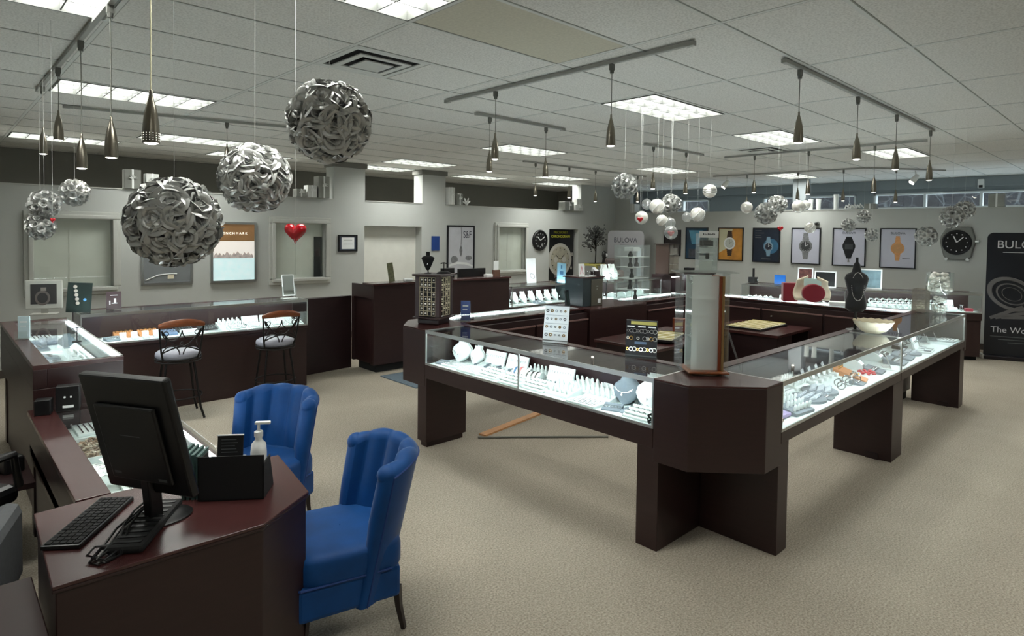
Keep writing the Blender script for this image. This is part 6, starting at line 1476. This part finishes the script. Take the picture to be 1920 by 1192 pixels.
# ================================================================ HANGING DECORATIONS
STR = mat('nylon_thread', (200,202,198), .5)
def rose_ball_mesh(nr, R, rr, detail, seed):
    rnd = random.Random(seed); b = MB(); b.ball((0,0,0), R*.66, 16, 10)
    for i in range(nr):
        z = 1-2*(i+.5)/nr; a = i*2.39996+rnd.uniform(-.12,.12); q = math.sqrt(max(0, 1-z*z)); nrm = Vector((q*math.cos(a), q*math.sin(a), z))
        Q = nrm.to_track_quat('Z', 'Y').to_matrix().to_4x4() @ Matrix.Rotation(rnd.uniform(0, 6.28), 4, 'Z') @ Matrix.Rotation(rnd.uniform(-.25,.25), 4, 'X')
        b.M = Matrix.Translation(nrm*R*.6) @ Q
        for lay, (n, rad, hgt, fl) in enumerate(((2,.12,1.12,.06),(3,.27,1.16,.12),(4,.46,1.12,.26),(5,.72,.98,.42))[: 4 if detail else 3]):
            for k in range(n):
                a0 = 2*PI*k/n+lay*.9+rnd.uniform(-.2,.2); span = 2*PI/n*.6; ph = rnd.uniform(0, 6.28); w1 = rnd.uniform(.02,.06); hk = rnd.uniform(.88,1.08)
                def fn(u, v):
                    s_ = -1+2*u; aa = a0+span*s_*(.6+.4*v); edge = 1-.22*s_*s_
                    curl = max(0, v-.72)/.28
                    r = rad*(.35+.65*v**.7)+fl*(.55*v*v+.25*curl*curl)+w1*math.sin(s_*3+ph)*v
                    hz = hgt*hk*edge*(v**.85)-.2*curl*curl*(.5+fl)
                    return (r*rr*math.cos(aa), r*rr*math.sin(aa), hz*rr)
                b.grid(fn, 8 if detail else 5, 8 if detail else 5)
    b.M = None; return b.mesh('foil_flowers', FOIL, 120)
BIG = [rose_ball_mesh(50, 1, .36, True, s) for s in (1, 2)]
SML = [rose_ball_mesh(34, 1, .4, False, s) for s in (5, 6)]
def flower_ball(px_, py_, rpx, d, lab, big=False, i=0, rot=0):
    p = at_d(px_, py_, d); r = rpx*d/FPX*1.0
    t = thing('foil_flower_ball', lab, 'hanging decoration', p, 0, None)
    o = bpy.data.objects.new('foil_flowers', (BIG if big else SML)[i % 2]); COL.objects.link(o); o.parent = t; o.scale = (r*.9,)*3; o.rotation_euler = (rot, rot*.7, rot*1.3)
    MB().tube([(0,0,r*.8),(.001,0,CEIL-p.z+.004)], .0006, 4).build('thread', STR, t)
flower_ball(327, 416, 96, 2.35, 'largest silver foil flower ball, hanging in front of the left wall', True, 0, .4)
flower_ball(478, 333, 74, 3.0, 'silver foil flower ball in the middle of the three big ones', True, 1, 1.2)
flower_ball(617, 228, 89, 2.5, 'highest big silver foil flower ball, under the stepped ceiling vent', True, 0, 2.1)
for i, (a, b_, r, d, lb) in enumerate([(83,383,30,3.6,'small foil flower ball above another one at the far left'),(140,361,28,3.8,'small foil flower ball at far left beside the low pendant lamps'),(76,425,28,3.6,'small foil flower ball, lower of the two at the far left'),
    (1171,349,27,5.9,'foil flower ball hanging left of the ornaments before the poster wall'),(1258,382,21,6.2,'pale foil flower ball right of the white striped ornament'),
    (1436,400,23,7.2,'foil flower ball with dark folds above the navy poster'),(1458,383,19,7.6,'pale foil flower ball behind the dark folded one'),
    (1591,422,14,7.0,'small white foil flower ball above the black watch poster'),(1620,406,14,7.3,'small dark foil flower ball above the gap between pale posters'),(1635,441,14,6.8,'small foil flower ball at the left edge of the rose gold poster'),
    (1737,443,21,6.0,'foil flower ball at the right edge of the rose gold poster'),(1785,407,23,5.9,'foil flower ball above the watch shaped wall clock'),(1809,394,20,6.4,'foil flower ball behind and right of the one above the clock')]):
    flower_ball(a, b_, r, d, lb, False, i, .5*i)
def ornament(px_, py_, rpx, d, lab, m=PEARL, style='plain'):
    p = at_d(px_, py_, d); r = rpx*d/FPX
    t = thing('ball_ornament', lab, 'hanging decoration', p)
    MB().ball((0,0,0), r, 20, 12).build('ball', m, t, True); MB().cyl((0,0,r*.97), r*.16, r*.14, 10).build('cap', SILV, t)
    if style == 'band': 
        for z in (-.25, 0, .25): MB().torus((0,0,z*r), r*math.sqrt(1-z*z), r*.03, 24, 5).build('glitter_band', SILV, t, True)
    if style == 'swirl':
        for k in range(5): MB().tube([(r*1.0*math.cos(a+k*1.256)*math.cos(e), r*1.0*math.sin(a+k*1.256)*math.cos(e), r*math.sin(e)) for a, e in [(j*.25, -1.1+j*.24) for j in range(10)]], r*.05, 5).build('swirl', WHITE, t, True)
    MB().tube([(0,0,r*1.1),(0,.001,CEIL-p.z+.004)], .0006, 4).build('thread', STR, t)
    return t, p, r
CLR = glassy('clear_bauble', (225,228,226), 1.6, .16)
for a, b_, r, d, lb, m_, st in [(1203,408,12.5,6.0,'pearl ball ornament behind the small red heart, leftmost of the cluster',PEARL,'plain'),(1232,387,14,6.1,'larger white striped ornament at the left of the pale flower ball',PEARL,'swirl'),
    (1241,413,10.5,6.0,'small white lace ornament below the striped one',PEARL,'swirl'),(1331,358,13,6.2,'banded silver ball ornament hanging highest of the cluster',PEARL,'band'),
    (1308,402,13.5,6.2,'white frosted ball ornament at the right of the left cluster',PEARL,'swirl'),(1400,389,11,7.2,'pearl ball ornament left of the dark folded flower ball',PEARL,'plain'),
    (1497,387,12,7.4,'white ball ornament left of the clear vases',PEARL,'plain'),(1510,384,9,7.8,'small pearl ornament just right of the white ball ornament',PEARL,'plain'),(1519,427,10,6.8,'white swirled ornament over the steel watch poster',PEARL,'swirl'),
    (1256,418,10.5,6.0,'clear bead ball ornament above the hanging red heart',CLR,'plain'),(1258,436,12.5,5.9,'clear bauble around the red heart over the dark brown poster',CLR,'plain'),(1288,407,9,6.3,'clear glittery ball left of the white frosted ornament',CLR,'plain'),(1213,383,10,6.6,'cluster shaped clear ornament left of the white striped one',CLR,'band')]:
    ornament(a, b_, r, d, lb, m_, st)
def heart(px_, py_, wpx, d, lab, m=RED, thread=True, cap=False):
    p = at_d(px_, py_, d); s = wpx*d/FPX
    t = thing('red_heart', lab, 'hanging decoration', p, -.8)
    def fn(u, v):
        a = 2*PI*u; ph = PI*(v-.5); hx = 16*math.sin(a)**3/32; hz = (13*math.cos(a)-5*math.cos(2*a)-2*math.cos(3*a)-math.cos(4*a)+2)/32
        k = math.cos(ph)**.7 if math.cos(ph) > 0 else 0; return (s*hx*k, s*.22*math.sin(ph), s*hz*k)
    MB().grid(fn, 40, 15, True).build('heart_body', m, t, 80)
    MB().cyl((0,0,s*.2), s*.05, s*.18, 10).build('cap', ALU, t)
    MB().tube([(0,0,s*.38),(0,.001,CEIL-p.z+.004)], .0009, 4).build('thread', STR, t)
heart(554, 437, 42, 2.9, 'glossy red heart ornament hanging in front of the middle shop window')
heart(99, 413, 10, 3.55, 'tiny red heart between the two stacked flower balls at far left')
heart(1200, 412, 12, 5.75, 'small red heart in front of the leftmost pearl ornament')
heart(1258, 438, 13, 5.9, 'small red heart inside the clear bauble')
heart(1463, 429, 11, 7.0, 'small red heart at the top right corner of the navy poster')
